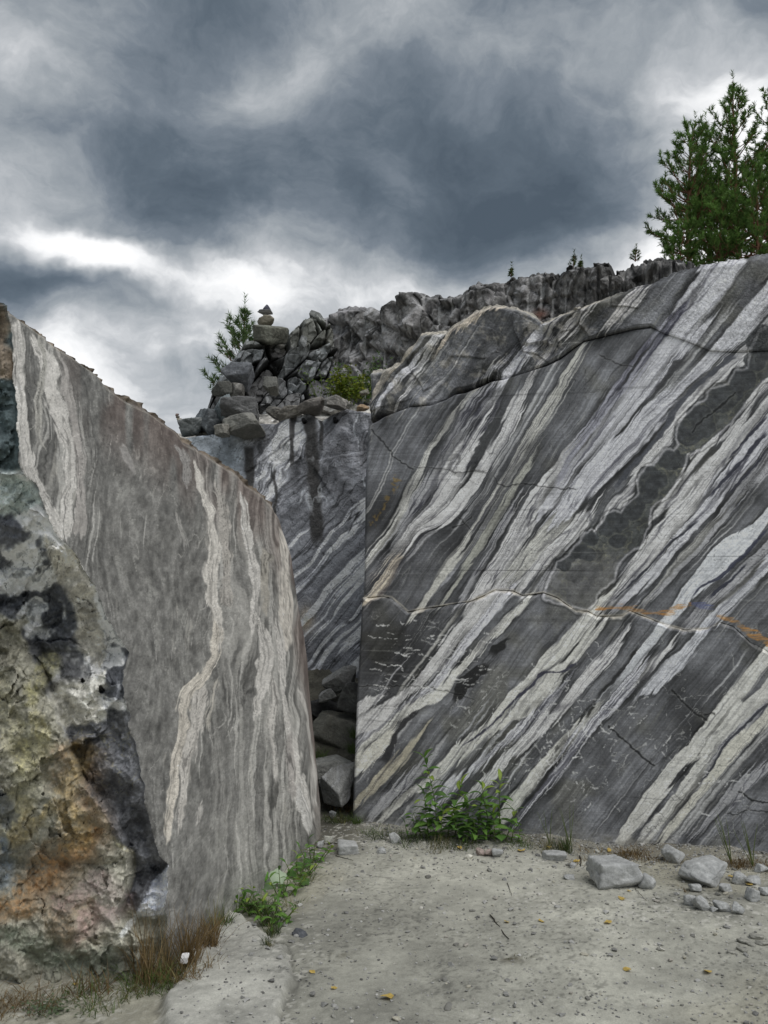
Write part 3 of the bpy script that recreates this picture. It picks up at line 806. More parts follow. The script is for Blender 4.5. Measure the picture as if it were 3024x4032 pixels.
    # traced cracks
    for (c, pts, wd, dk) in [('A', [(110, 170), (200, 260), (280, 370), (330, 400), (420, 460)], 3, .6), ('A', [(420, 440), (600, 450), (730, 480), (870, 465), (950, 480)], 2, .4),
                             ('A', [(1010, 500), (1030, 560), (1080, 580), (1200, 560), (1400, 590), (1600, 600)], 2.2, .5), ('B', [(320, 400), (480, 470), (590, 490)], 2, .5),
                             ('B', [(1060, 1010), (1100, 940), (1180, 880), (1290, 800), (1400, 700)], 4, .6), ('E', [(530, 280), (620, 360), (700, 430), (800, 520), (850, 560)], 4, .65),
                             ('E', [(980, 30), (1050, 110), (1130, 180), (1220, 240)], 4, .6), ('E', [(1200, 200), (1270, 190)], 3, .6), ('E', [(1450, 740), (1540, 800), (1659, 820)], 4, .65),
                             ('A', [(700, 880), (790, 850), (840, 800)], 2, .5), ('A', [(740, 800), (800, 850), (840, 890)], 2, .4), ('E', [(1370, 890), (1430, 900), (1500, 870), (1659, 880)], 3, .5),
                             ('D', [(0, 742), (300, 735), (560, 745), (720, 775), (900, 830)], 1.6, .55)]:
        q = T(c, pts)
        x0, x1 = min(a[0] for a in q) - 20, max(a[0] for a in q) + 20
        y0, y1 = min(a[1] for a in q) - 20, max(a[1] for a in q) + 20
        n_ = (px > x0) & (px < x1) & (py > y0) & (py < y1)
        d, _ = pdist(q, px[n_] + fbm2(px[n_] / 14, py[n_] / 14, 2, 91) * 4, py[n_] + fbm2(px[n_] / 14, py[n_] / 14 + 5, 2, 92) * 4)
        k_ = smooth(wd + 1.5, wd * .3, d) * dk
        C[n_] = C[n_] * (1 - k_[..., None])
        k2 = np.exp(-((d - wd - 3) / 2.) ** 2) * .18
        C[n_] = C[n_] + (np.array([150, 150, 145]) - C[n_]) * k2[..., None]
    # fresh white chisel scratches on the lower block
    rng = random.Random(4)
    for i in range(340):
        cx, cy = rng.gauss(2180, 200), rng.gauss(2860, 150)
        if i % 4 == 0: cx, cy = rng.uniform(1450, 1900), rng.uniform(2420, 2720)
        if i % 9 == 0: cx, cy = rng.uniform(2600, 2960), rng.uniform(2900, 3200)
        if cy < 2440: continue
        ang = rng.choice([rng.gauss(2.3, .3), rng.gauss(.05, .12), rng.gauss(.95, .2), rng.gauss(1.4, .2)])
        ln = rng.uniform(8, 52) if i % 4 else rng.uniform(14, 70)
        if i % 4 == 0: ang = rng.gauss(.05, .12)
        q = [(cx, cy), (cx + math.cos(ang) * ln * .5 + rng.gauss(0, 3), cy + math.sin(ang) * ln * .5 + rng.gauss(0, 3)), (cx + math.cos(ang) * ln, cy + math.sin(ang) * ln)]
        n_ = (np.abs(px - cx) < ln + 12) & (np.abs(py - cy) < ln + 12)
        if not n_.any(): continue
        d, al = pdist(q, px[n_] + fbm2(px[n_] / 9, py[n_] / 9, 2, 95) * 3, py[n_] + fbm2(px[n_] / 9 + 3, py[n_] / 9, 2, 96) * 3)
        wd = rng.uniform(.8, 3.0)
        k_ = smooth(wd + 1.5, wd * .4, d) * rng.uniform(.4, .95) * smooth(-.2, .25, v2(px[n_] / 5, py[n_] / 5, 97) + .3)
        C[n_] = C[n_] + (np.array([202, 202, 200]) - C[n_]) * k_[..., None]
    # saw lines and dust: nearly level streaks, stronger in places
    zz = P[..., 2] * 1.0 + P[..., 0] * .018
    sl = v2(P[..., 0] * .9, zz * 85, 111) * .5 + v2(P[..., 0] * 2.1, zz * 170, 112) * .5
    amt = .5 + .5 * smooth(-.3, .6, fbm2(P[..., 0] * .8, zz * 3.0, 3, 113))
    C = C * (1 + .11 * (sl * amt)[..., None])
    wl = smooth(.72, .95, v2(P[..., 0] * .7 + 5, zz * 60, 114)) * smooth(0, .6, v2(P[..., 0] * 3.3, zz * 12, 115))
    C = C + (np.array([176, 176, 172]) - C) * (wl * .30)[..., None]
    bl = smooth(.78, .97, v2(P[..., 0] * .5 + 15, zz * 48, 116)) * smooth(0, .6, v2(P[..., 0] * 2.0, zz * 9, 117))
    C = C * (1 - .30 * bl[..., None])
    # ochre rust stains along the ledge on the right, one violet smear
    for (c, pts, colr, am) in [('C', [(300, 800, 30), (420, 790, 44), (600, 800, 40), (700, 830, 50), (880, 830, 44), (960, 780, 50), (1040, 760, 30)], (178, 122, 62), .95),
                               ('C', [(1250, 850, 12), (1400, 900, 44), (1500, 980, 60), (1659, 1060, 70), (1800, 1130, 70)], (184, 128, 66), 1.0),
                               ('C', [(1060, 750, 26), (1150, 770, 40), (1230, 800, 26)], (84, 92, 136), .8)]:
        q = T(c, pts)
        d, al = pdist(q, px, py + fbm2(px / 60, py / 8, 2, 121) * 8)
        ww = np.interp(al, np.linspace(0, 1, len(q)), [a[2] for a in q]) * .5
        k_ = smooth(2, -3, d - ww * (1 + .3 * v2(px / 30, py / 4, 122))) * am * (.50 + .42 * v2(px / 30, py / 3.2, 123))
        k_ = np.clip(k_, 0, 1) * smooth(-.9, -.2, v2(px / 45, py / 5, 124))
        C = C + (np.array(colr) - C) * k_[..., None]
    q = T('A', [(310, 520), (260, 620), (230, 700), (170, 790), (100, 880)])
    d, _ = pdist(q, px + fbm2(px / 25, py / 25, 3, 125) * 14, py)
    k_ = smooth(20, 4, d) * .55 * smooth(-.1, .4, fbm2(px / 14, py / 14, 2, 126))
    C = C + (np.array([134, 108, 58]) - C) * k_[..., None]
    # soil splash along the foot
    k_ = smooth(60, 0, base_curve(px) - py) * (.5 + .4 * fbm2(px / 40, py / 20, 3, 127))
    C = C + (np.array([92, 90, 82]) - C) * np.clip(k_, 0, .8)[..., None]
    # pale broken stone and dust; ledge and cap-edge highlights painted into the colour
    lw = 7 + 6 * v2(px / 55, px * 0, 129) + 3 * v2(px / 17, px * 0, 130)
    dl = np.abs(py - ledge_curve(px) - lw * .5)
    k_ = smooth(lw + 3, lw * .3, dl) * smooth(2900, 2750, px) * (.62 + .35 * v2(px / 20, py / 14, 128))
    rim_highlight = smooth(20, 3, py - top_curve0(px) + 7 * fbm2(px / 25, py / 12, 3, 131)) * smooth(2500, 2300, px) * .8
    k_ = np.maximum(k_, rim_highlight)
    upl = smooth(30, -30, py - crack_curve(px)) * smooth(.0, .6, fbm2(px / 34, py / 34, 5, 132, .65)) * smooth(2500, 2200, px)
    k_ = np.maximum(k_, upl * .45)
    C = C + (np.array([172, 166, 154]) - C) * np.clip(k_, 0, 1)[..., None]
    C = C * grain(px, py, 650, .11)
    return lin(np.clip(C, 8, 235)) / KALB


base_curve = curve([(1300, 3240), (1391, 3250), (1800, 3290), (2100, 3300), (2450, 3312), (2713, 3358), (3024, 3400), (3400, 3460), (3900, 3550)])
ledge_curve = curve([(1300, 2345), (1418, 2335), (1450, 2352), (1510, 2343), (1543, 2349), (1581, 2381), (1608, 2406), (1705, 2387), (1847, 2365), (1901, 2343), (1950, 2319), (2020, 2322), (2058, 2341), (2140, 2330), (2194, 2349), (2270, 2403), (2314, 2402), (2349, 2422), (2448, 2422), (2478, 2400), (2548, 2427), (2622, 2457), (2697, 2477), (2786, 2472), (2836, 2447), (2885, 2462), (2920, 2492), (2955, 2527), (3024, 2561), (3400, 2640)])
crack_curve = curve([(1300, 1700), (1447, 1676), (1490, 1655), (1516, 1638), (1613, 1604), (1694, 1597), (1751, 1575), (1791, 1552), (1831, 1545), (1894, 1520), (1934, 1500), (1980, 1494), (2066, 1468), (2152, 1440), (2209, 1412), (2255, 1378), (2300, 1346), (2374, 1329), (2498, 1299), (2563, 1291), (2622, 1319), (2697, 1344), (2796, 1384), (2895, 1389), (3024, 1384), (3400, 1370)])
gap_curve = curve([(1300, 4), (1447, 26), (1500, 26), (1540, 10), (1660, 5), (1745, 12), (1790, 26), (1850, 26), (1900, 22), (1950, 10), (2060, 5), (2150, 9), (2200, 12), (2280, 7), (2400, 5), (2560, 8), (2600, 1.5), (2800, 1.5), (3400, 1.5)])
_top = [(1300, 1450), (1447, 1444), (1533, 1438), (1568, 1426), (1590, 1390), (1619, 1346), (1653, 1306), (1700, 1298), (1751, 1295), (1808, 1255), (1865, 1215), (1951, 1194), (2037, 1209), (2106, 1237), (2135, 1262), (2160, 1258), (2209, 1232), (2300, 1203), (2359, 1185), (2430, 1160), (2506, 1131), (2575, 1111), (2673, 1067), (2770, 1043), (2849, 1028), (2927, 1018), (3024, 999), (3400, 950)]
top_curve0 = curve(_top)
top_curve = lambda x: top_curve0(x) + v2(x / 17, x * 0, 5) * 4 + v2(x / 6, x * 0, 6) * 2.5

W_PLANE = Plane(1420, 6.8, 3024, 5.9)
xl = curve([(1000, 1452), (1440, 1450), (1700, 1447), (1900, 1437), (2300, 1432), (2650, 1415), (3000, 1400), (3250, 1391), (3500, 1385)])


def xmap(px, py):
    return px + (xl(py) - 1450) * np.clip(1 - (px - 1450) / 260, 0, 1)


def disp_low(px, py, P):
    d = fbm(P, 1.1, 3, 1) * .012 + .042 + fbm(P, 9, 3, 2) * .0025
    e = py - ledge_curve(px)
    d = d - .06 * smooth(18, 0, e) - .012 * smooth(26, 8, e) * (fbm2(px / 30, py / 20, 2, 8))
    foot = base_curve(px) - py
    d = d + smooth(40, -30, foot) * (.03 + .03 * fbm2(px / 70, py / 40, 3, 9))
    le = px - xl(py)
    d = d - .02 * smooth(9, 0, le)
    return d


def disp_mid(px, py, P):
    d = fbm(P, 1.0, 3, 1) * .012 + fbm(P, 9, 3, 2) * .002
    d = d - .018 * smooth(7, 0, py - crack_curve(px)) * smooth(3, 16, gap_curve(px))
    return d - .02 * smooth(9, 0, px - xl(py))


def disp_top(px, py, P):
    right = smooth(2350, 2650, px)
    am = (1 - right) * .9 + .12
    d = fbm(P, 1.3, 3, 41) * .09 * am
    f, ed, _ = facets(P + .06 * np.stack([fbm(P, 3, 2, 46), fbm(P, 3, 2, 47), fbm(P, 3, 2, 48)], -1), 2.4, 42)
    d = d + f * .028 * am
    d = d + fbm(P, 4, 5, 43) * .035 * (am + .1)
    d = d + .05 * np.sin(BW.ab(px, py)[1] / 26 + 2 * fbm2(px / 120, py / 120, 2, 45)) * (1 - right) * smooth(1760, 1600, px)
    roughp = np.exp(-(((px - 2140) / 55) ** 2 + ((py - 1350) / 90) ** 2)) + np.exp(-(((px - 2290) / 90) ** 2 + ((py - 1290) / 70) ** 2))
    f2, ed2, _ = facets(P, 6.5, 52)
    d = d + roughp * (f2 * .08 - .05)
    d = d - .035 * smooth(8, 0, crack_curve(px) - gap_curve(px) - py) * (.1 + smooth(3, 16, gap_curve(px))) - smooth(24, 0, py - top_curve0(px)) * .06 * (1 - right * .6)
    return d - .02 * smooth(9, 0, px - xl(py)) + .015


wall = empty('marble_wall', tuple(W_PLANE.hit(np.array(2200.), np.array(3300.))),
             label='tall sawn quarry wall of dark grey marble with diagonal white bands', cat='rock wall')


def reparent(o, root):
    """keep world coordinates of a mesh built in place"""
    o.parent = root
    o.matrix_parent_inverse = Matrix.Translation(root.location).inverted()
    return o


ST = 3.0
o = wall_part('lower_face', W_PLANE, 1450, 3700, lambda x: base_curve(x) + 70, ledge_curve, ST, disp_low, banded, M_SAWN, xmap=xmap,
              cap=(.03, .10, .3), left=(.05, .4, 1.2, 3.0), right=(.1, .6, 2.0, 5.0))
tag(reparent(o, wall), 'scratched lower face below the pale ledge')
o = wall_part('middle_face', W_PLANE, 1450, 3700, lambda x: ledge_curve(x) + 3, crack_curve, ST, disp_mid, banded, M_SAWN, xmap=xmap,
              cap=(.05, .2, .6), foot=(.02, .3), left=(.05, .4, 1.2, 3.0), right=(.1, .6, 2.0, 5.0))
tag(reparent(o, wall), 'smooth sawn face with scalloped dark lens')
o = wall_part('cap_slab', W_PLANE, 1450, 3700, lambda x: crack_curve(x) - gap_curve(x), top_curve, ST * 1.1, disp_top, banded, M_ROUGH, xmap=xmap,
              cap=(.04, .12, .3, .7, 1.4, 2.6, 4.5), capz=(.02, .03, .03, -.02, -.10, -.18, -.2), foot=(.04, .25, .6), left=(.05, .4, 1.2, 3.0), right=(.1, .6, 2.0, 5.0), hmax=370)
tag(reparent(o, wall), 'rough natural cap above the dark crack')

# ------------------------------------------------------------------ recessed wall between the blocks
M_PLANE = Plane(1440, 8.5, 700, 8.9)
BM = Bands(math.radians(48))
mid_top0 = curve([(400, 1720), (600, 1700), (711, 1656), (770, 1628), (825, 1600), (950, 1592), (1010, 1590), (1100, 1592), (1180, 1582), (1250, 1568), (1310, 1557), (1351, 1558), (1400, 1568), (1450, 1576), (1600, 1590)])
mid_top = lambda x: mid_top0(x) + v2(x / 23, x * 0, 15) * 7 + v2(x / 8, x * 0, 16) * 3
rim_curve = curve([(400, 1800), (700, 1720), (850, 1700), (900, 1690), (960, 1700), (1010, 1660), (1080, 1665), (1161, 1629), (1210, 1622), (1260, 1650), (1300, 1625), (1360, 1600), (1450, 1620), (1600, 1620)])


def col_mid(px, py, P):
    px = px.astype(f32); py = py.astype(f32)
    wq = 1 - .72 * smooth(1850, 2150, py)
    x = px + fbm2(px / 110, py / 110, 3, 1011) * 34 * wq; y = py + fbm2(px / 110 + 3, py / 110, 3, 1012) * 34 * wq
    A, B = BM.ab(x, y)
    s = streaks(B, A, 1020, 13, 260)
    big = v2(B / 62, A / 420, 1030) + .5 * v2(B / 26, A / 300, 1031)
    upper = smooth(2150, 1850, py)
    fb = v2(B / 8, A / 260, 1024) * .6 + v2(B / 4, A / 170, 1025) * .5
    C = np.array([100, 101, 105])[None, None] * (1 + .18 * s[..., None] + .14 * fb[..., None]) * np.ones(px.shape + (1,))
    lowz = smooth(1900, 2150, py)
    big = big * (1 - .5 * lowz) + lowz * (.75 * v2(B / 24, A / 700, 1035) + .45 * v2(B / 11, A / 420, 1036))
    w = smooth(.05, .35, big + .35 * s + .35 * fb)
    C = C + (np.array([188, 189, 194]) - C) * (w * .9)[..., None]
    C = C * (1 - .45 * hair(B, A, 16, 380, 1026, .1) - .3 * hair(B, A, 40, 420, 1027, .06))[..., None]
    mot = fbm2(px / 45, py / 60, 5, 1040)
    C = C * (1 - .10 * upper[..., None]) * (1 + .35 * upper[..., None] * mot[..., None])
    bluish = (smooth(1000, 880, px) * upper)[..., None]
    C = C * (1 - bluish) + np.array([130, 136, 142]) * (1 + .35 * mot[..., None]) * bluish
    # dark wet seeps running straight down
    for (x0, x1, y0, y1, wd) in [(975, 985, 1760, 2080, 24), (1150, 1145, 1640, 1830, 14), (1222, 1250, 1640, 2130, 30), (1262, 1262, 1640, 1760, 10), (1190, 1190, 2700, 2800, 10), (1080, 1090, 1850, 2150, 8)]:
        t = np.clip((py - y0) / (y1 - y0), 0, 1)
        d = np.abs(px - (x0 + (x1 - x0) * t) + v2(px / 30, py / 40, 1050) * 7)
        k = smooth(wd, wd * .5, d) * smooth(-12, 8, py - y0) * smooth(40, -30, py - y1) * .85
        C = C + (np.array([42, 41, 40]) - C) * k[..., None]
    wl_ = np.abs(fbm2(px / 90 + 7, py / 190, 4, 1060))
    C = C + (np.array([186, 190, 194]) - C) * (smooth(.09, .0, wl_) * smooth(-.2,.5,fbm2(px/50,py/50,3,1066)) * upper * .6)[..., None]
    ck = np.abs(fbm2(px / 80, py / 80, 4, 1061))
    C = C * (1 - .5 * smooth(.02, 0, ck))[..., None]
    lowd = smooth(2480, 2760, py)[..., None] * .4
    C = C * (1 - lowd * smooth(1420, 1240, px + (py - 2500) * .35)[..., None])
    oc = np.exp(-(((px - 1205) / 30) ** 2 + ((py - 2440) / 50) ** 2))
    C = C + (np.array([168, 146, 112]) - C) * (oc * .45)[..., None]
    rm = smooth(6, -10, py - rim_curve(px))
    rc = np.array([118, 116, 112]) * (1 + .45 * fbm2(px / 22, py / 14, 4, 1070)[..., None])
    C = C * (1 - rm[..., None]) + rc * rm[..., None]
    return lin(np.clip(C, 8, 230)) / (KALB * .55)


def disp_midw(px, py, P):
    up = smooth(2100, 1800, py) * .8 + .12
    f, ed, _ = facets(P, 1.3, 1101)
    d = f * .035 * up + fbm(P, 1.5, 6, 1102, .6) * .07 * up + fbm(P, 10, 3, 1103) * .01
    rm = smooth(10, -18, py - rim_curve(px))
    f2, e2, _ = facets(P, 4.0, 1110)
    d = d - rm * (.28 + f2 * .16) - smooth(60, 0, py - mid_top0(px)) * .12
    for (hx, hy) in ((1197, 1660), (1320, 1657)):
        d = d - .25 * smooth(9, 6.5, np.hypot(px - hx, py - hy))
    return d


back_wall = empty('recessed_wall', tuple(M_PLANE.hit(np.array(1200.), np.array(3100.))), label='recessed blue grey marble wall with dark wet seeps seen between the two sawn blocks', cat='rock wall')
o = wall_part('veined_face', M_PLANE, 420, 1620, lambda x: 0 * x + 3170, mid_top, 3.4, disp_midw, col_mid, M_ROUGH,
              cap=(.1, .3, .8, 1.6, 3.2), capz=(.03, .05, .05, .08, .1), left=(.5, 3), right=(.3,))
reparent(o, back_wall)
for (hx, hy) in ((1197, 1660), (1320, 1657)):
    p = M_PLANE.hit(np.array(float(hx)), np.array(float(hy)))
    bm = bmesh.new()
    bmesh.ops.create_cone(bm, cap_ends=True, segments=20, radius1=.021, radius2=.021, depth=.12)
    me = bpy.data.meshes.new('drill_hole'); bm.to_mesh(me); bm.free(); me.materials.append(M_HOLE)
    h = bpy.data.objects.new('drill_hole', me)
    h.matrix_world = Matrix.Translation(Vector(p) + Vector((0, -.03, 0))) @ Matrix.Rotation(math.radians(90), 4, 'X')
    link(h)
    mw = h.matrix_world.copy(); h.parent = back_wall; h.matrix_parent_inverse = Matrix.Translation(back_wall.location).inverted(); h.matrix_basis = mw

# ------------------------------------------------------------------ upper drilled terrace
U_PLANE = Plane(1130, 10.6, 3024, 8.2)
up_top0 = curve([(780, 1760), (815, 1640), (840, 1590), (865, 1510), (935, 1420), (1000, 1352), (1040, 1330), (1085, 1340), (1128, 1326), (1172, 1284), (1226, 1236), (1264, 1232), (1280, 1238), (1307, 1219), (1351, 1206), (1438, 1198), (1498, 1180), (1596, 1151), (1674, 1136), (1743, 1155), (1821, 1141), (1870, 1102), (1950, 1095), (2026, 1077), (2124, 1056), (2183, 1072), (2242, 1048), (2359, 1038), (2428, 1053), (2477, 1023), (2555, 1009), (2623, 1014), (2702, 1028), (2800, 1008), (2920, 996), (3024, 990), (3400, 960)])
up_top = lambda x: up_top0(x) + v2(x / 31, x * 0, 25) * 9 + v2(x / 11, x * 0, 26) * 5 + v2(x / 5, x * 0, 27) * 2
_r = random.Random(9)
GRO = []
gx = 1330
while gx < 3300:
    GRO.append((gx, _r.uniform(6, 8.5), _r.uniform(.45, 1), _r.uniform(-10, 60)))
    gx += _r.choice([44, 52, 60, 68, 84])


def groove(px, py):
    g = np.zeros(px.shape); ed = np.zeros(px.shape)
    for (x0, w, am, off) in GRO:
        d = (px - x0 + (py - 1200) * .01) / w
        lim = smooth(off - 10, off + 10, py - up_top0(px)) * smooth(330, 240, py - up_top0(px)) * am
        g = np.maximum(g, np.sqrt(np.clip(1 - d * d, 0, 1)) * lim)
        ed = np.maximum(ed, smooth(1.0, .3, np.abs(d)) * lim)
    return g, ed


def col_up(px, py, P):
    px = px.astype(f32); py = py.astype(f32)
    x = px + fbm2(px / 70, py / 70, 3, 2011) * 20; y = py + fbm2(px / 70 + 3, py / 70, 3, 2012) * 20
    A, B = BW.ab(x, y)
    s = streaks(B, A, 2020, 12, 120)
    mot = fbm2(px / 26, py / 30, 5, 2021, .6)
    C = np.array([84, 83, 82])[None, None] * (1 + .55 * mot[..., None] + .22 * s[..., None])
    wp = smooth(.1, .7, v2(B / 50, A / 200, 2022) + .4 * s) * smooth(1700, 1350, px) * .75 + smooth(.35, .9, v2(B / 40, A / 120, 2023) + .4 * mot) * .40
    # bright crackled band beside the boulders
    wp = np.maximum(wp, np.exp(-((B - BW.ab(1290, 1300)[1]) / 38) ** 2) * .8 * smooth(1500, 1420, px))
    C = C + (np.array([158, 156, 158]) - C) * wp[..., None]
    dg = v2(B / 14, A / 260, 2031) * .6 + v2(B / 6.5, A / 170, 2032) * .5 + v2(B / 30, A / 380, 2033) * .4
    lft = smooth(1750, 1350, px)
    dgm = smooth(.22 - .30 * lft, .50 - .25 * lft, dg) * (.50 + .28 * lft) * smooth(-.9, .1, mot)
    C = C + (np.array([164, 164, 166]) - C) * dgm[..., None]
    ck = np.abs(fbm2(px / 20, py / 24, 3, 2024))
    C = C * (1 - .45 * smooth(.10, 0, ck) * .8)[..., None]
    g, ed = groove(px, py)
    C = C + (np.array([168, 167, 166]) - C) * (ed * .75)[..., None]
    top = smooth(40, 0, py - up_top0(px))
    C = C * (1 - .30 * top * (.5 + .5 * mot))[..., None]
    rst = np.exp(-(((px - 2125) / 26) ** 2 + ((py - 1232) / 22) ** 2))
    C = C + (np.array([84, 52, 42]) - C) * (rst * .8)[..., None]
    C = C * grain(px, py, 2060, .16)
    return lin(np.clip(C, 8, 220)) / (KALB * .95)


def disp_up(px, py, P):
    Q = P + .035 * np.stack([fbm(P, 2.2, 2, 2046), fbm(P, 2.2, 2, 2047), fbm(P, 2.2, 2, 2048)], -1)
    f, ed, _ = facets(Q, 1.5, 2101, .8)
    f2, e2, _ = facets(Q, 4.5, 2111, .9)
    f4, _, _ = facets(Q * np.array([1, 1, .55]), 9.0, 2131, 1.0)
    d = f * .20 + f2 * .10 + f4 * .04 - .02 * smooth(.04, 0, ed) + fbm(P, 9, 4, 2121, .66) * .014 - .02 * smooth(.10, 0, ed)
    g, _ = groove(px, py)
    d = d * (1 - .8 * g) - g * .055
    return d - smooth(30, 0, py - up_top0(px)) * .15


terr = empty('upper_terrace', tuple(U_PLANE.hit(np.array(2100.), np.array(1600.))), label='dark upper terrace of drilled rock with vertical bore grooves along the skyline', cat='rock wall')
o = wall_part('drilled_face', U_PLANE, 790, 3650, lambda x: 0 * x + 1660 - smooth(1500, 2600, x) * 250, up_top, 3.6, disp_up, col_up, M_ROUGH,
              cap=(.05, .2, .5, 1.2, 3, 7, 14), capz=(.03, .04, .05, .0, -.05, -.1, -.3), left=(.6, 3, 10), right=(.4, 3, 12), hmax=420)
reparent(o, terr)

# ------------------------------------------------------------------ ground
GZ = -0.07
BED = [(560, 4300), (640, 3960), (700, 3840), (790, 3690), (886, 3600), (950, 3610), (1013, 3652), (1080, 3705), (1156, 3786), (1165, 3850), (1148, 3925), (1100, 4040), (1080, 4300)]


def ground_px(X, Y, Z):
    """photo coordinates of points on the floor, for placing traced outlines"""
    yy = Y * cP + (Z - CZ) * sP; zz = -Y * sP + (Z - CZ) * cP
    yy = np.maximum(yy, .05)
    return 1512 + FPX * X / yy, 2016 - FPX * zz / yy


def gheight(X, Y, detail=True):
    Z = np.full(X.shape, GZ)
    P = np.stack([X, Y, Z], -1)
    Z = Z + fbm(P, .55, 3, 3001) * .025 + fbm(P, 2.2, 4, 3002) * .015
    near = (Y > 2.2) & (np.abs(X) < 6) & (Y < 12)
    bp = np.full(X.shape, -999.)
    if near.any():
        px, py = ground_px(X[near], Y[near], Z[near])
        b = sdpoly(BED, px + fbm2(px / 45, py / 45, 4, 3003) * 26, py + fbm2(px / 45 + 3, py / 45, 4, 3004) * 18)
        bp[near] = b
    Z = Z + smooth(-6, 30, bp) * .045
    # rubble bank at the foot of the wall
    wl_ = (np.stack([X, Y], -1) - W_PLANE.p[:2]) @ W_PLANE.n[:2]
    bank = smooth(.55, .0, wl_) * smooth(-1.2, -.6, X)
    Z = Z + bank * (.03 + .03 * fbm(P, 4, 3, 3005))
    if detail:
        Z = Z + fbm(P, 14, 3, 3006) * .0035 + np.clip(fbm(P, 38, 2, 3007) - .35, 0, 1) * .012
    return Z, bp, bank


def axis(lo, hi, step, far):
    m = np.arange(lo, hi + step, step)
    g = step * 1.6 ** np.arange(1, 40); g = np.cumsum(g)
    g = g[g < far]
    return np.concatenate([(lo - g)[::-1], m, hi + step + g])


gx_ = axis(-2.6, 3.4, .0125, 900); gy_ = axis(2.9, 7.0, .0125, 900)
X, Y = np.meshgrid(gx_, gy_)
Z, bp, bank = gheight(X, Y)
P = np.stack([X, Y, Z], -1)
Pf = P.copy(); Pf[..., 2] = 0
t1 = fbm(Pf, .9, 4, 3011)[..., None]; t2 = fbm(Pf, 5, 4, 3012)[..., None]; t3 = fbm(Pf, 40, 3, 3013)[..., None]
C = np.array([152, 151, 141]) * (1 + .15 * t1 + .11 * t2 + .06 * t3)
yel = smooth(.1, .8, fbm(Pf, 1.1, 3, 3014))[..., None] * .3
C = C + (np.array([150, 143, 120]) - C) * yel
gm = smooth(-5, 25, bp)[..., None]
C = C * (1 - gm) + np.array([164, 163, 155]) * (1 + .16 * t2 + .10 * t1 + .07 * t3) * gm
ed = np.exp(-((bp + 8) / 9) ** 2)[..., None] * .22
C = C * (1 - ed)
dk = (bank * (.55 + .4 * fbm(Pf, 3.0, 4, 3015)))[..., None]
C = C + (np.array([98, 93, 82]) - C) * np.clip(dk, 0, .85)
# gap between the blocks and the strip beside the left block are damp, dark soil
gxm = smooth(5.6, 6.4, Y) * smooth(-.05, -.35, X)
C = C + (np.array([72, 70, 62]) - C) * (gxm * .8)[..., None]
sp = smooth(.42, .62, fbm(Pf, 55, 2, 3016)) * smooth(-.3, .5, fbm(Pf, 2.2, 3, 3017))
C = C * (1 - .20 * sp[..., None])
sp2 = smooth(.46, .62, fbm(Pf, 42, 2, 3018)) * smooth(-.2, .5, fbm(Pf, 1.9, 3, 3019))
C = C + (np.array([186, 184, 176]) - C) * (sp2 * .7)[..., None]
# damp dark dirt patch in the middle
for (qx, qy, rx, ry) in ((2030, 3772, 70, 16), (2090, 3765, 30, 10), (1330, 3760, 30, 10)):
    px, py = ground_px(X, np.maximum(Y, .5), Z)
    k = np.exp(-((px - qx) / rx) ** 2 - ((py - qy) / ry) ** 2) * smooth(-.25, .45, fbm(Pf, 16, 3, 3020)) * (Y > 1)
    C = C + (np.array([70, 66, 54]) - C) * (k * .9)[..., None]
o = grid('ground', P, lin(np.clip(C, 10, 230)) / .88, M_GROUND)
tag(o, 'pale grey packed quarry floor with scattered grit', kind='structure')


def on_ground(px, py):
    r = rays(np.array(float(px)), np.array(float(py)))
    p = CAM + r * ((GZ - CZ) / r[2])
    for _ in range(3):
        z, _, _ = gheight(np.array([p[0]]), np.array([p[1]]), False)
        p = CAM + r * ((z[0] - CZ) / r[2])
    return p


# ------------------------------------------------------------------ the left block
a = on_ground(700, 3790); b = on_ground(1268, 3290)
SL = Plane(0, 1, 1, 1)
d2 = (b - a)[:2] / np.linalg.norm((b - a)[:2])
nn = np.array([d2[1], -d2[0]])
if nn[0] < 0: nn = -nn
SL.n = np.array([nn[0], nn[1], .15]); SL.n /= np.linalg.norm(SL.n)
SL.p = a.copy()
s_top_pts = [(-500, 1010), (-200, 1110), (0, 1186), (47, 1210), (157, 1288), (212, 1335), (290, 1382), (392, 1453), (423, 1500), (501, 1554), (580, 1594), (690, 1672), (721, 1719), (799, 1758), (940, 1852), (960, 1880), (1027, 1923), (1074, 1970), (1089, 2017), (1113, 2095), (1144, 2197), (1168, 2354), (1191, 2471), (1207, 2569), (1224, 2780), (1241, 2991), (1266, 3202), (1270, 3290)]
s_top0 = curve(s_top_pts)
s_top = lambda x: s_top0(x) + (v2(x / 19, x * 0, 35) * 4 + v2(x / 7, x * 0, 36) * 2.5) * smooth(1095, 1060, x)
s_bot = curve([(-500, 4120), (0, 3935), (300, 3900), (506, 3850), (640, 3830), (717, 3800), (760, 3756), (844, 3634), (895, 3566), (979, 3507), (1122, 3440), (1173, 3364), (1249, 3313), (1270, 3300)])
bnd = curve([(900, -10), (1194, 20), (1335, 45), (1492, 59), (1727, 78), (1868, 90), (1905, 140), (2001, 180), (2119, 235), (2213, 325), (2354, 392), (2470, 440), (2569, 505), (2695, 480), (2805, 506), (2991, 540), (3202, 591), (3370, 633), (3404, 668), (3497, 658), (3666, 652), (3800, 690), (4200, 720)])
BS = Bands(math.radians(90))
SW, SG, SBR = (178, 175, 170), (112, 109, 104), (104, 90, 84)
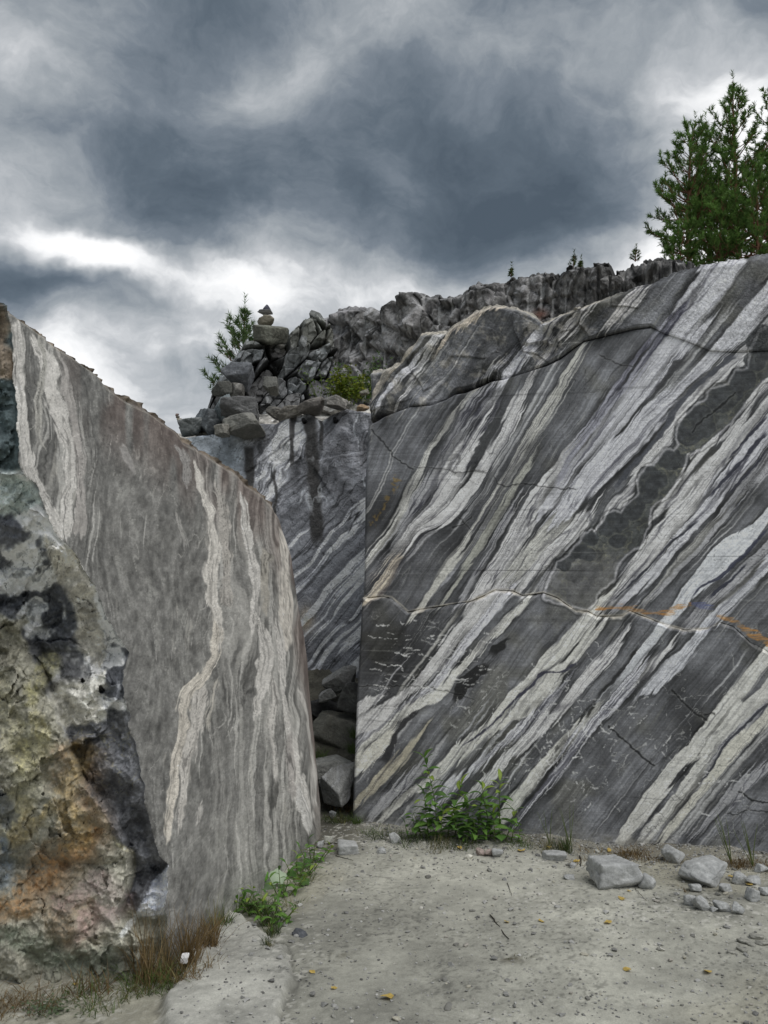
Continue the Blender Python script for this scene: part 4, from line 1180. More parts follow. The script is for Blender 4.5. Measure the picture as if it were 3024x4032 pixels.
SRIB = [
    ('G', SW, .5, 8, [(80, 150, 30), (95, 350, 60), (105, 600, 50), (125, 850, 46), (145, 960, 70), (210, 1100, 70), (290, 1230, 60), (350, 1360, 40)]),
    ('G', SW, .6, 10, [(150, 260, 60), (240, 420, 76), (260, 560, 80), (300, 700, 100), (360, 830, 84), (350, 980, 64), (340, 1100, 50), (340, 1250, 60), (350, 1340, 40)]),
    ('G', (150, 146, 142), .9, 10, [(300, 350, 20), (340, 560, 40), (400, 780, 40), (405, 980, 44), (410, 1200, 50), (410, 1330, 60)]),
    ('G', (150, 148, 142), .9, 8, [(190, 230, 30), (225, 400, 20), (200, 600, 40), (190, 800, 30), (240, 920, 30)]),
    ('G', (184, 180, 173), .45, 6, [(960, 850, 14), (1000, 1000, 26), (1030, 1120, 36), (1062, 1250, 60), (1080, 1350, 60), (1052, 1450, 60), (1060, 1580, 54), (1085, 1700, 56), (1090, 1787, 46), (1085, 1850, 40), (1060, 1960, 50)]),
    ('G', (156, 152, 146), 1.0, 6, [(1060, 950, 20), (1110, 1100, 40), (1130, 1250, 60), (1150, 1400, 50), (1130, 1550, 50), (1140, 1700, 40)]),
    ('G', SW, .7, 6, [(1200, 1010, 14), (1225, 1200, 30), (1270, 1400, 40), (1285, 1550, 56), (1270, 1700, 66), (1262, 1800, 66)]),
    ('G', (180, 175, 167), .6, 6, [(1360, 1180, 12), (1415, 1280, 26), (1435, 1450, 44), (1440, 1600, 56), (1440, 1790, 50), (1450, 1900, 40)]),
    ('G', (148, 144, 136), .9, 6, [(1300, 1320, 30), (1350, 1380, 70), (1330, 1480, 40), (1340, 1600, 30), (1350, 1750, 40)]),
    ('H', (184, 178, 168), .5, 6, [(1005, 20, 40), (1010, 120, 34), (990, 240, 50), (940, 320, 64), (870, 390, 60), (850, 480, 56), (855, 570, 44), (830, 700, 60), (805, 850, 40), (790, 1000, 30), (765, 1140, 16)]),
    ('H', (172, 168, 162), .8, 5, [(990, 290, 24), (935, 400, 64), (900, 550, 60), (875, 700, 40), (855, 850, 34), (840, 1000, 30), (820, 1100, 14)]),
    ('H', (160, 156, 148), .8, 5, [(1040, 260, 14), (1010, 340, 24), (980, 470, 24), (955, 620, 12)]),
    ('H', (160, 157, 152), .5, 7, [(950, 850, 10), (935, 950, 26), (905, 1060, 16)]),
    ('H', SW, .8, 6, [(1200, 20, 40), (1250, 160, 70), (1225, 330, 60), (1195, 480, 30), (1185, 560, 12)]),
    ('H', SW, .6, 6, [(1290, 0, 60), (1320, 200, 44), (1325, 400, 30), (1350, 560, 36), (1380, 720, 60), (1410, 880, 84), (1430, 980, 70), (1445, 1070, 40)]),
    ('H', (182, 180, 176), .3, 6, [(1390, 780, 20), (1410, 900, 50), (1440, 1000, 40), (1450, 1080, 20)]),
    ('H', (166, 163, 158), .6, 5, [(1370, 300, 12), (1420, 460, 16), (1445, 600, 20), (1465, 780, 24), (1485, 980, 16)]),
    ('H', (166, 163, 158), .8, 5, [(1255, 220, 14), (1275, 420, 26), (1262, 560, 24), (1275, 740, 26), (1290, 860, 14)]),
    ('H', (150, 146, 142), .9, 6, [(1350, 520, 20), (1340, 640, 24), (1360, 780, 30), (1370, 940, 20)]),
    ('G', (140, 138, 134), 1.0, 9, [(880, 1120, 14), (900, 1260, 34), (920, 1420, 20)]),
    ('G', (134, 131, 128), 1.0, 9, [(600, 760, 20), (640, 900, 40), (690, 1020, 30)]),
    ('G', (134, 131, 128), 1.0, 9, [(870, 780, 20), (930, 960, 50), (960, 1100, 30)]),
]


def slab_color(px, py, P, saw):
    """saw: 1 on the sawn side, 0 on the broken side"""
    px = px.astype(f32); py = py.astype(f32)
    x = px + fbm2(px / 70, py / 120, 3, 4011) * 9 + fbm2(px / 18, py / 30, 2, 4012) * 3.5; y = py
    A, B = BS.ab(x, y)          # A = -y, B = x
    lean = fbm2(px / 260, py / 420, 2, 4014) * 46
    s = streaks(x + lean, y, 4020, 12, 150)
    mot = fbm2(px / 16, py / 26, 4, 4021, .6); cl = fbm2(px / 140, py / 220, 3, 4022)
    fb = v2((x + lean) / 8, y / 150, 4024) * .6 + v2((x + lean) / 4.2, y / 90, 4025) * .5
    cen = .8 * smooth(330, 480, px - (py - 1900) * .12) * smooth(900, 720, px - (py - 2200) * .06)
    blot = fbm2((px + lean) / 22, py / 44, 5, 4029, .62)
    C = np.array([106, 105, 102])[None, None] * (1 + (.17 * s * (1 - .75 * cen) + .13 * mot + .10 * cl + .12 * fb * (1 - .7 * cen) + .24 * blot * (.5 + .5 * cen))[..., None])
    hs = hair(x + lean, y, 17, 240, 4026, .10)
    rgt = smooth(700, 950, px + (py - 2000) * .05)
    C = C * (1 - .30 * (hs * (1 - .8 * cen) * smooth(-.3, .5, fbm2(px / 120, py / 170, 2, 4027))))[..., None]
    pale = smooth(.25, .8, v2((x + lean * 1.5) / 26, y / 300, 4028) + .5 * fb + .35 * rgt - .1)
    C = C + (np.array([160, 158, 153]) - C) * (pale * (.30 + .30 * rgt) * (1 - .8 * cen))[..., None]
    pb = smooth(.30, .75, fbm2((px + lean) / 30 + 4, py / 75, 5, 4033, .6)) * cen
    C = C + (np.array([148, 147, 142]) - C) * (pb * .55)[..., None]
    xf = px + lean + fbm2(px / 60, py / 130, 3, 4051) * 15
    bfs = v2(xf / 17, py / 420, 4052) * .6 + v2(xf / 8, py / 260, 4053) * .5 + v2(xf / 4.2, py / 160, 4054) * .4
    rr_ = np.exp(-((px - (1000 + (py - 2000) * .10)) / 190) ** 2) + .8 * np.exp(-((px - (210 + (py - 1500) * .12)) / 120) ** 2) * smooth(2500, 2200, py)
    ths = .80 - .62 * np.clip(rr_ + .16, 0, 1)
    pv = smooth(ths, ths + .25, bfs) * .72
    C = C + (np.array([172, 170, 165]) - C) * pv[..., None]
    dv = smooth(.5, .85, v2(xf / 9, py / 300, 4055) * .7 + v2(xf / 20, py / 420, 4056) * .5) * np.clip(rr_, 0, 1)
    C = C * (1 - .34 * dv[..., None])
    vn_ = np.abs(fbm2((px + lean) / 75, py / 260, 4, 4034))
    C = C + (np.array([172, 170, 164]) - C) * (smooth(.035, .0, vn_) * smooth(-.1, .4, fbm2(px / 90, py / 130, 2, 4035)) * .6)[..., None]
    tl = smooth(.5, .95, streaks(x + lean, y, 4030, 16, 110)) * smooth(.0, .6, fbm2(px / 110, py / 160, 2, 4031))
    C = C + (np.array([158, 155, 148]) - C) * (tl * .6)[..., None]
    br = smooth(380, 40, py - s_top0(px)) * smooth(-.5, .5, v2(px / 34, py / 170, 4032) + .2) * smooth(150, 420, px)
    C = C * (1 - .42 * br[..., None]) + np.array([84, 66, 60]) * .42 * br[..., None]
    for k, (c, colr, st, so, pts) in enumerate(SRIB):
        bc, w, e0, e1 = BS.cw(T(c, pts), A)
        near = (np.abs(B - bc) < w * .8 + 24) & (e0 > -30) & (e1 > -30)
        if not near.any(): continue
        a_, b_ = A[near], B[near]; w_ = w[near]; d = np.abs(b_ - bc[near])
        e = v2(a_ / 30, b_ / 15, 4100 + k) * .16 * w_ + v2(a_ / 90, b_ / 60, 4130 + k) * .2 * w_
        bb_ = b_ - bc[near] + 300 * k
        fbn = v2(bb_ / 7, a_ / 200, 4300 + k) * .6 + v2(bb_ / 3.8, a_ / 120, 4350 + k) * .5
        ends = smooth(-20, 80, e0[near]) * smooth(-20, 80, e1[near])
        m = smooth(-.3, .3, (w_ * .5 + e - d) / (4 + so * .7 + st * 8) - 2.2 * (1 - ends) + .8 * fbn)
        line = np.clip(hair(bb_, a_, 12, 260, 4400 + k, .11) * (.3 + .6 * st) + smooth(.1, .7, -fbn) * (.1 + .4 * st), 0, 1)
        q = np.array(colr) * (1 + .07 * mot[near] + .05 * fbn)[..., None] * (1 - .40 * line)[..., None]
        C[near] = C[near] * (1 - m[..., None]) + q * m[..., None]
    # circular saw arcs near the foot
    for (cx, cy, r0) in ((1150, 3720, 560), (1130, 3660, 330), (1160, 3700, 310), (1150, 3690, 285), (1140, 3700, 262)):
        rr = np.hypot((px - cx), (py - cy) * 1.0)
        k = smooth(2.4, .6, np.abs(rr - r0)) * smooth(1120, 1000, px) * smooth(3150, 3250, py) * .35 * smooth(-.4, .3, v2(px / 40, py / 40, 4041))
        C = C + (np.array([160, 158, 150]) - C) * k[..., None]
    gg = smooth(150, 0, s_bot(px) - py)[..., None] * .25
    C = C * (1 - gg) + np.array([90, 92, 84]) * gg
    # bevel along the top
    tp = smooth(30, 12, py - s_top0(px)) * smooth(1095, 1080, px)
    C = C + (np.array([94, 84, 72]) * (1 + .35 * mot[..., None]) - C) * (tp * .85)[..., None]
    ln = np.exp(-(((py - s_top0(px)) - 34) / 3.0) ** 2) * smooth(1095, 1080, px)
    C = C + (np.array([150, 144, 132]) - C) * (ln * .5)[..., None]
    C = C * grain(px, py, 4060, .12)
    # ---------------- broken side
    wx = px + fbm2(px / 120, py / 120, 4, 4501) * 44; wy = py + fbm2(px / 120 + 8, py / 120, 4, 4502) * 44
    m1 = fbm2(wx / 46, wy / 46, 5, 4503, .6); m2 = fbm2(px / 13, py / 13, 4, 4504, .6)
    R = np.array([120, 120, 112])[None, None] * np.ones(px.shape + (1,))

    def patch(pts, colr, soft, amt=1.0, var=.19):
        nonlocal R
        sd_ = sdpoly(pts, wx, wy)
        k = smooth(-soft, soft, sd_)[..., None] * amt
        R = R * (1 - k) + np.array(colr) * (1 + var * .75 * m2[..., None] + var * .8 * m1[..., None]) * k
    patch([(-700, 2200), (90, 2300), (150, 2520), (220, 2760), (330, 3050), (480, 3250), (560, 3560), (640, 3900), (300, 4300), (-700, 4300)], (123, 121, 110), 16)
    # marbled grey and white mass
    fo = fbm2(px / 150 + 3, py / 150, 4, 4507)
    wv = np.clip(smooth(-.75, .05, np.sin(fo * 4.6 + px / 95 - py / 160)) * (1 - .45 * smooth(.5, .8, np.sin(fo * 10 + m1 * 1.6 + px / 60))), 0, 1)
    G_ = (np.array([72, 74, 78]) + (np.array([204, 203, 198]) - 72) * wv[..., None]) * (1 + .22 * m2[..., None])
    sd_ = sdpoly([(-700, 1860), (100, 1850), (160, 1900), (700, 2400), (700, 2760), (420, 2840), (300, 2900), (190, 2700), (110, 2460), (-20, 2420), (-700, 2380)], wx, wy)
    k = smooth(-14, 14, sd_)[..., None]
    R = R * (1 - k) + G_ * k
    patch([(-700, 900), (90, 1100), (70, 1500), (90, 1840), (40, 1860), (-700, 1860)], (66, 76, 78), 12)
    patch([(-700, 1180), (40, 1180), (50, 1480), (-700, 1560)], (108, 98, 86), 16)
    patch([(-700, 1850), (60, 1850), (160, 1940), (170, 2010), (60, 2060), (-700, 2040)], (158, 166, 164), 20)
    patch([(-700, 2030), (60, 2040), (130, 2120), (20, 2160), (-700, 2160)], (70, 72, 78), 14, .9)
    patch([(170, 2100), (330, 2190), (345, 2290), (420, 2520), (360, 2640), (300, 2560), (260, 2300)], (168, 164, 154), 18, .8)
    patch([(200, 2700), (420, 2640), (440, 2820), (300, 2850), (240, 2880)], (170, 168, 160), 14, .9)
    patch([(140, 2520), (300, 2560), (340, 2690), (180, 2720)], (70, 70, 70), 18, .6)
    # slate strip between the yellow rock and the sawn edge
    patch([(230, 2840), (420, 2830), (440, 2780), (520, 2790), (560, 3000), (610, 3200), (650, 3380), (680, 3400), (560, 3640), (470, 3560), (520, 3420), (420, 3200), (330, 3060), (270, 2920)], (86, 87, 90), 10, 1, .3)
    pk = np.abs(fbm2(wx / 70, wy / 40, 3, 4511))
    R = R + (np.array([128, 122, 90]) - R) * (smooth(.07, .0, pk) * smooth(2800, 2900, py) * smooth(3200, 3050, py) * .45)[..., None]
    # yellow and rust staining running down the lower rock
    dgl = (wx * .75 + wy * .66)
    for (pts, colr, w_, am) in [([(280, 3000), (370, 3260), (180, 3500), (300, 3620)], (120, 99, 78), 130, .55), ([(360, 3260), (300, 3330), (225, 3430), (130, 3500), (20, 3600)], (130, 102, 72), 54, .75), ([(300, 2950), (260, 3150), (300, 3300)], (124, 110, 76), 60, .6),
                                ([(120, 3150), (80, 3320), (200, 3200)], (136, 120, 80), 40, .5), ([(60, 2900), (120, 3100), (60, 3250)], (140, 138, 116), 60, .5), ([(30, 3330), (30, 3480)], (98, 106, 114), 50, .8),
                                ([(250, 3560), (400, 3480), (480, 3560), (330, 3650)], (118, 104, 103), 60, .6), ([(380, 3350), (470, 3440), (430, 3550)], (140, 138, 128), 34, .6), ([(60, 3700), (250, 3760), (420, 3760)], (92, 98, 86), 70, .7),
                                ([(470, 3350), (500, 3380)], (190, 184, 160), 16, .9), ([(130, 2830), (160, 2950), (90, 3020)], (148, 142, 104), 50, .5), ([(200, 2600), (120, 2750)], (128, 124, 84), 44, .5), ([(0, 2750), (40, 2960)], (136, 132, 108), 60, .4), ([(30, 3160), (60, 3240)], (74, 78, 84), 34, .7)]:
        d, _ = pdist(pts, wx + m2 * 10, wy + m2 * 10)
        k = smooth(w_ * 1.1, w_ * .3, d) * am * np.clip(.8 + .5 * m2, 0, 1.2)
        R = R + (np.array(colr) * (1 + .2 * m2[..., None]) - R) * np.clip(k, 0, 1)[..., None]
    # pale fresh chip beside the sawn edge
    d, _ = pdist([(650, 3410), (600, 3500), (520, 3600), (480, 3660)], wx, wy)
    sd_ = sdpoly([(668, 3400), (600, 3470), (540, 3590), (560, 3610), (648, 3600), (662, 3500)], px + m2 * 6, py)
    R = R + (np.array([186, 190, 200]) * (1 + .15 * m2[..., None]) - R) * (smooth(-6, 6, sd_)[..., None] * .9)
    R = R + (np.array([170, 172, 172]) - R) * (smooth(18, 6, pdist([(545, 3600), (480, 3680)], px + m2 * 8, py)[0]) * .7)[..., None]
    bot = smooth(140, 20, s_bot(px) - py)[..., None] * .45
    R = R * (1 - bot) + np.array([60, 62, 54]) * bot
    ck = np.abs(fbm2(wx / 90, wy / 90, 4, 4520))
    R = R * (1 - .5 * smooth(.018, 0, ck))[..., None] * grain(px, py, 4570, .10)
    C = R * (1 - saw[..., None]) + C * saw[..., None]
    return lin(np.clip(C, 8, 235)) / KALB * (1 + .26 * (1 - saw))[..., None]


def slab_patch(name, side, mat, parent):
    # the sawn side and the broken side meet along the traced corner
    step = 3.1
    if side:
        rows = np.arange(1150, 3900, step)
    cols = np.arange(-480, 1271, step)
    yt, yb = s_top(cols), s_bot(cols) + 60
    nr = int(2700 / step / 1.25)
    t = np.linspace(0, 1, nr)[:, None]
    px = np.broadcast_to(cols[None], (nr, len(cols))).copy(); py = yb[None] * (1 - t) + yt[None] * t
    bx = bnd(py) + fbm2(py / 70, py * 0, 4, 4601) * 12
    saw = smooth(-2, 3, px - bx)
    Ps = SL.hit(np.maximum(px, bx), py)
    # broken side: swings round the corner to face the viewer
    Yb = SL.hit(bnd(py), py)[..., 1]
    inward = np.clip(bx - px, 0, 900)
    wxx = fbm2(px / 150, py / 150, 4, 4606) * 90; wyy = fbm2(px / 150 + 5, py / 150, 4, 4607) * 90
    f, ed, _ = facets(np.stack([(px + wxx) / 300, (py + wyy) / 340, px * 0], -1), 1.0, 4611, .8)
    f2, e2, _ = facets(np.stack([(px + wxx) / 80, (py + wyy) / 100, px * 0], -1), 1.0, 4621, .9)
    m1 = fbm2(px / 200, py / 200, 4, 4631)
    m3 = fbm2(px / 24, py / 24, 4, 4633, .6)
    yel = sdpoly([(-700, 2300), (60, 2400), (150, 2560), (220, 2780), (330, 3060), (470, 3260), (530, 3450), (480, 3600), (560, 3700), (600, 4300), (-700, 4300)], px + m1 * 24, py + m3 * 8)
    rel = (.16 * smooth(-10, 26, yel) + .05 * smooth(0, 200, yel)) * 1.0
    rel = rel - .05 * smooth(1.0, -10, yel) * smooth(2750, 2860, py) * smooth(0, 30, inward)
    ramp_ = smooth(0, 50, inward)
    Yr = Yb - ramp_ * (rel + .09 * m1 + f * .09 + f2 * .03 + .012 * m3 + .035 * fbm2(px / 70, py / 70, 4, 4635)) + inward * .00010
    Yr = Yr + .02 * smooth(0, 12, inward)
    Pr = at(px, py, Yr)
    P = Ps * saw[..., None] + Pr * (1 - saw[..., None])
    # sawn relief, chipped bevel at the top
    # stepped, chipped edge
    dd = fbm(Ps, 2.0, 3, 4640) * .012 + fbm(Ps, 12, 3, 4641) * .003 - .012 * smooth(6, 0, np.abs(px - bx)) * saw
    bev = smooth(34, 6, py - s_top0(px)) * smooth(1098, 1080, px)
    dd = dd - bev * (.035 + .03 * fbm2(px / 30, py / 30, 3, 4642))
    dd = dd - smooth(10, 0, 1270 - px) * .01
    P = P + (dd * saw)[..., None] * SL.n
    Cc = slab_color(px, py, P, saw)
    return px, py, P, Cc, saw, bx


blk = empty('marble_block', tuple(a), label='huge leaning marble block at left, one side sawn grey, the other broken and rust stained', cat='rock')
px, py, P, Cc, saw, bx = slab_patch('x', 1, None, None)
# over the top and down the hidden back
back = np.array([-.95, .28, 0.0])
rows = [P]; cr = [Cc]
for dd, dz in ((.03, .005), (.09, .012), (.25, .01), (.7, -.05), (1.5, -.3), (2.2, -1.2), (2.4, -4.5)):
    q = P[-1:] + back * dd + np.array([0, 0, dz])
    q = q + (fbm(q, 5, 3, 4701) * min(.06, dd * .5))[..., None] * np.array([0, 0, 1.])
    rows.append(q); cr.append(lin(np.array([96, 88, 78])) / KALB * (1 + .2 * fbm(q, 9, 3, 4702))[..., None])
Pall = np.concatenate(rows, 0); Call = np.concatenate(cr, 0)
nr, nc = Pall.shape[:2]
idx = np.arange(nr * nc).reshape(nr, nc)
Fq = np.stack([idx[:-1, :-1], idx[:-1, 1:], idx[1:, 1:], idx[1:, :-1]], -1).reshape(-1, 4)
sawfull = np.zeros((nr, nc)); sawfull[:saw.shape[0]] = saw
sawfull[saw.shape[0]:] = 2
sv = sawfull.reshape(-1)[Fq].mean(1)


def submesh(name, mask, mat, parent, lab):
    F = Fq[mask]
    u, inv = np.unique(F, return_inverse=True)
    o = mesh_np(name, Pall.reshape(-1, 3)[u], inv.reshape(-1, 4), mat, np.clip(Call.reshape(-1, 3)[u], .004, .9))
    tag(o, lab)
    return reparent(o, parent)


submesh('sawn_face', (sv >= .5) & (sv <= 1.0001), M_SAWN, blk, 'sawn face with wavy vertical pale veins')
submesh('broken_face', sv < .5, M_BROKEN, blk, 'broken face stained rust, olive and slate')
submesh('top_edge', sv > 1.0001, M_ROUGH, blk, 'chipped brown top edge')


# ------------------------------------------------------------------ loose stones
def ico(n):
    bm = bmesh.new(); bmesh.ops.create_icosphere(bm, subdivisions=n, radius=1)
    V = np.array([v.co[:] for v in bm.verts]); F = np.array([[v.index for v in f.verts] for f in bm.faces]); bm.free()
    return V / np.linalg.norm(V, axis=1)[:, None], F


ICO = {n: ico(n) for n in (2, 3, 4, 5)}


def rock_verts(seed, dims, sub=4, nplanes=11, p=22, flat=None, rough=.03):
    V, F = ICO[sub]
    rs = np.random.RandomState(seed)
    n = rs.normal(size=(nplanes, 3)); n /= np.linalg.norm(n, axis=1)[:, None]
    d = rs.uniform(.62, 1.0, nplanes)
    if flat:
        n = np.vstack([n, [[0, 0, 1], [0, 0, -1]]]); d = np.append(d, [flat, .7])
    box = np.array([[1, 0, 0], [-1, 0, 0], [0, 1, 0], [0, -1, 0], [0, 0, 1], [0, 0, -1.]])
    box = box + rs.normal(size=box.shape) * .16; box /= np.linalg.norm(box, axis=1)[:, None]
    n = np.vstack([n, box]); d = np.append(d, np.full(6, .97))
    c = np.maximum(V @ n.T, 1e-4) / d
    r = (c ** p).sum(1) ** (-1 / p)
    Q = V * r[:, None]
    Q = Q / np.abs(Q).max(0)
    Q = Q * (1 + rough * fbm(Q + seed, 3.0, 4, seed)[:, None])
    f, ed, _ = facets(Q + seed * 3.3, 1.7, seed + 5, .8)
    Q = Q * (1 + (f * .06 - .03 * smooth(.1, 0, ed))[:, None])
    return Q * (np.array(dims) / 2), F


def rock_colors(Q, seed, c0, c1, vein=.6, freq=9):
    rs = np.random.RandomState(seed + 9)
    ax = rs.normal(size=3); ax /= np.linalg.norm(ax)
    k = (Q / max(np.abs(Q).max(), 1e-6)) @ ax
    w = fbm(Q / max(np.abs(Q).max(), 1e-6), 1.6, 3, seed + 2)
    s = v2(k * freq + w * 2, w, seed) * .6 + .4 * v2(k * freq * 2.7 + w * 3, w * 2, seed + 1)
    m = smooth(.0, .7, s) * vein
    mo = fbm(Q / max(np.abs(Q).max(), 1e-6), 5, 4, seed + 4)
    C = np.array(c0) * (1 - m)[:, None] + np.array(c1) * m[:, None]
    return lin(np.clip(C * (1 + .13 * mo[:, None]), 8, 235)) / KALB


def rock(name, label, loc, dims, seed, rot=(0, 0, 0), c0=(112, 111, 108), c1=(158, 157, 154), vein=.5, sub=4, flat=None, group=None, cat='rock', mat=None, nplanes=11, p=22):
    Q, F = rock_verts(seed, dims, sub, nplanes, p, flat)
    o = mesh_np(name, Q, F, mat or M_STONE, np.clip(rock_colors(Q, seed, c0, c1, vein), .004, .9))
    o.location = loc; o.rotation_euler = rot
    tag(o, label, cat, group)
    return o


def rock_px(name, label, cx, cy, wp, hp, Y, seed, dep=.9, **kw):
    p = at(np.array(float(cx)), np.array(float(cy)), np.array(float(Y)))
    k = Y / FPX / cP
    return rock(name, label, tuple(p), (wp * k, max(wp, hp) * k * dep, hp * k), seed, **kw)


# fractured outcrop at the left end of the terrace
O_PLANE = Plane(1250, 9.75, 820, 9.35)
out_top0 = curve([(790, 1660), (822, 1606), (836, 1561), (857, 1501), (890, 1453), (933, 1404), (966, 1350), (988, 1338), (1012, 1330), (1080, 1322), (1129, 1328), (1150, 1306), (1221, 1240), (1262, 1233), (1290, 1262), (1330, 1300)])
out_top = lambda x: out_top0(x) + v2(x / 14, x * 0, 45) * 5 + v2(x / 6, x * 0, 46) * 2


def frac(px, py):
    a_ = math.radians(52)
    wx_ = px + fbm2(px / 60, py / 60, 3, 2501) * 8; wy_ = py + fbm2(px / 60 + 4, py / 60, 3, 2502) * 8
    u = (wx_ * math.cos(a_) - wy_ * math.sin(a_)); v = (wx_ * math.sin(a_) + wy_ * math.cos(a_))
    f, ed, rid = facets(np.stack([u / 105, v / 62, px * 0], -1), 1.0, 2510, 1.0)
    f2, ed2, r2 = facets(np.stack([u / 38, v / 26, px * 0], -1), 1.0, 2520, 1.0)
    return f, ed, rid, f2, ed2, u, v


def col_out(px, py, P):
    f, ed, rid, f2, ed2, u, v = frac(px, py)
    mot = fbm2(px / 13, py / 15, 4, 2530, .6)
    tone = np.array([92, 93, 94])[None, None] + (rid[..., None] - .45) * np.array([58, 62, 64])
    C = tone * (1 + .26 * mot[..., None] + .18 * f2[..., None])
    st = smooth(.35, .8, v2(v / 9, u / 120, 2531) + .4 * mot) * smooth(.3, .6, rid)
    C = C + (np.array([160, 162, 164]) - C) * (st * .5)[..., None]
    C = C * (1 - .72 * smooth(.09, .02, ed))[..., None] * (1 - .25 * smooth(.08, .0, ed2))[..., None]
    ol_ = smooth(1400, 1330, py) * .35
    C = C + (np.array([104, 104, 88]) - C) * ol_[..., None]
    return lin(np.clip(C, 8, 220)) / (KALB * .85)


def disp_out(px, py, P):
    f, ed, rid, f2, ed2, u, v = frac(px, py)
    d = f * .26 + f2 * .05 - .14 * smooth(.10, .0, ed) - .015 * smooth(.08, 0, ed2) + fbm(P, 6, 4, 2540) * .012
    return d - smooth(16, 0, py - out_top0(px)) * .05


outc = empty('fractured_outcrop', tuple(O_PLANE.hit(np.array(1050.), np.array(1620.))), label='fractured grey outcrop of tightly packed angular blocks carrying the tall cairn', cat='rock outcrop')
o = wall_part('blocky_face', O_PLANE, 800, 1316, lambda x: 0 * x + 1665, out_top, 2.6, disp_out, col_out, M_ROUGH,
              cap=(.05, .2, .5, 1.0), capz=(.03, .02, -.05, -.3), left=(.3, 1.2), right=(.3,), hmax=400)
reparent(o, outc)

# boulders on and in front of it: measured in crop J
JK = .5425


def J(x, y):
    return 700 + x * JK, 1100 + y * JK


GB = 'boulders lodged on the fractured outcrop'
heap = [  # x, y, w, h, depth, seed, tilt(deg about view axis), colours, label
    (655, 395, 250, 165, 9.5, 11, 8, (92, 92, 84), (140, 142, 130), 'lichen speckled boulder under the tall cairn, topmost on the outcrop'),
    (455, 690, 210, 230, 9.15, 13, -35, (92, 94, 98), (150, 152, 156), 'broad tilted grey boulder in the middle of the outcrop front'),
    (330, 800, 170, 130, 9.1, 15, -14, (78, 78, 74), (120, 118, 112), 'dark boulder at the lower left corner of the outcrop'),
    (425, 815, 110, 130, 9.05, 16, 12, (92, 90, 86), (152, 150, 146), 'dark pale-faced boulder beside the overhang'),
    (670, 765, 110, 140, 9.1, 17, -10, (86, 86, 82), (120, 118, 114), 'squarish dark boulder low on the right of the outcrop'),
    (910, 460, 80, 120, 9.6, 20, 10, (102, 104, 104), (150, 152, 152), 'small pale angular boulder wedged below the skyline'),
    (1010, 285, 110, 110, 10.1, 22, 15, (92, 94, 92), (126, 128, 126), 'rounded grey boulder on the skyline above the white band'),
]
for (x, y, w, h, Yd, sd_, tl_, c0, c1, lb) in heap:
    X_, Y_ = J(x, y)
    rock_px('boulder', lb, X_, Y_, w * JK * 1.1, h * JK * 1.1, Yd, sd_, rot=(0, math.radians(tl_), 0), c0=c0, c1=c1, vein=.6, sub=5, group=GB, cat='boulder', mat=M_ROUGH, nplanes=7, p=60)
# layer of blocks on which the heap stands
GL = 'broken ledge blocks below the boulder heap'
ledge = [
    (118, 1078, 230, 130, 9.0, 41, -33, (104, 108, 108), (166, 168, 168), 'striped ledge block at the far left tip of the terrace'),
    (230, 1010, 190, 190, 8.9, 42, -38, (90, 94, 97), (140, 145, 147), 'blue grey ledge block second from the left tip'),
    (340, 950, 160, 140, 8.9, 43, -30, (104, 111, 113), (146, 153, 155), 'pale blue ledge block tucked below the overhang'),
    (470, 970, 280, 160, 8.85, 44, -8, (92, 92, 92), (130, 130, 128), 'long grey ledge block below the dark overhang'),
    (500, 1075, 380, 150, 8.6, 45, -6, (110, 109, 104), (150, 148, 140), 'wide ledge block with a pale lip above the blue rock face'),
    (330, 1095, 110, 80, 8.5, 46, -10, (118, 116, 110), (158, 156, 148), 'small pale ledge stone under the long ledge block'),
    (700, 965, 140, 110, 8.8, 47, 10, (84, 82, 78), (124, 120, 112), 'rubbly dark block right of the long ledge block'),
    (820, 975, 200, 80, 8.7, 48, -14, (120, 116, 110), (166, 160, 150), 'flat pale block on the recessed wall left of the bush'),
    (1150, 905, 200, 90, 8.5, 49, 6, (104, 102, 98), (156, 152, 146), 'rounded rough block on the recessed wall under the bush'),
    (960, 930, 220, 90, 8.6, 51, -8, (112, 108, 104), (164, 158, 150), 'low rubbly block on the recessed wall in front of the bush'),
    (1345, 930, 90, 40, 8.3, 52, 0, (138, 118, 96), (176, 156, 130), 'small tan stone lying against the sawn wall top'),
    (1355, 825, 70, 40, 8.3, 53, -16, (112, 110, 100), (150, 148, 138), 'thin grey flake propped beside the bush'),
]
for (x, y, w, h, Yd, sd_, tl_, c0, c1, lb) in ledge:
    X_, Y_ = J(x, y)
    rock_px('ledge_block', lb, X_, Y_, w * JK * 1.12, h * JK * 1.12, Yd, sd_, dep=1.0, rot=(0, math.radians(tl_), 0), c0=c0, c1=c1, vein=.7, sub=5 if w > 100 else 4, group=GL, cat='rock', mat=M_ROUGH, nplanes=7, p=60)

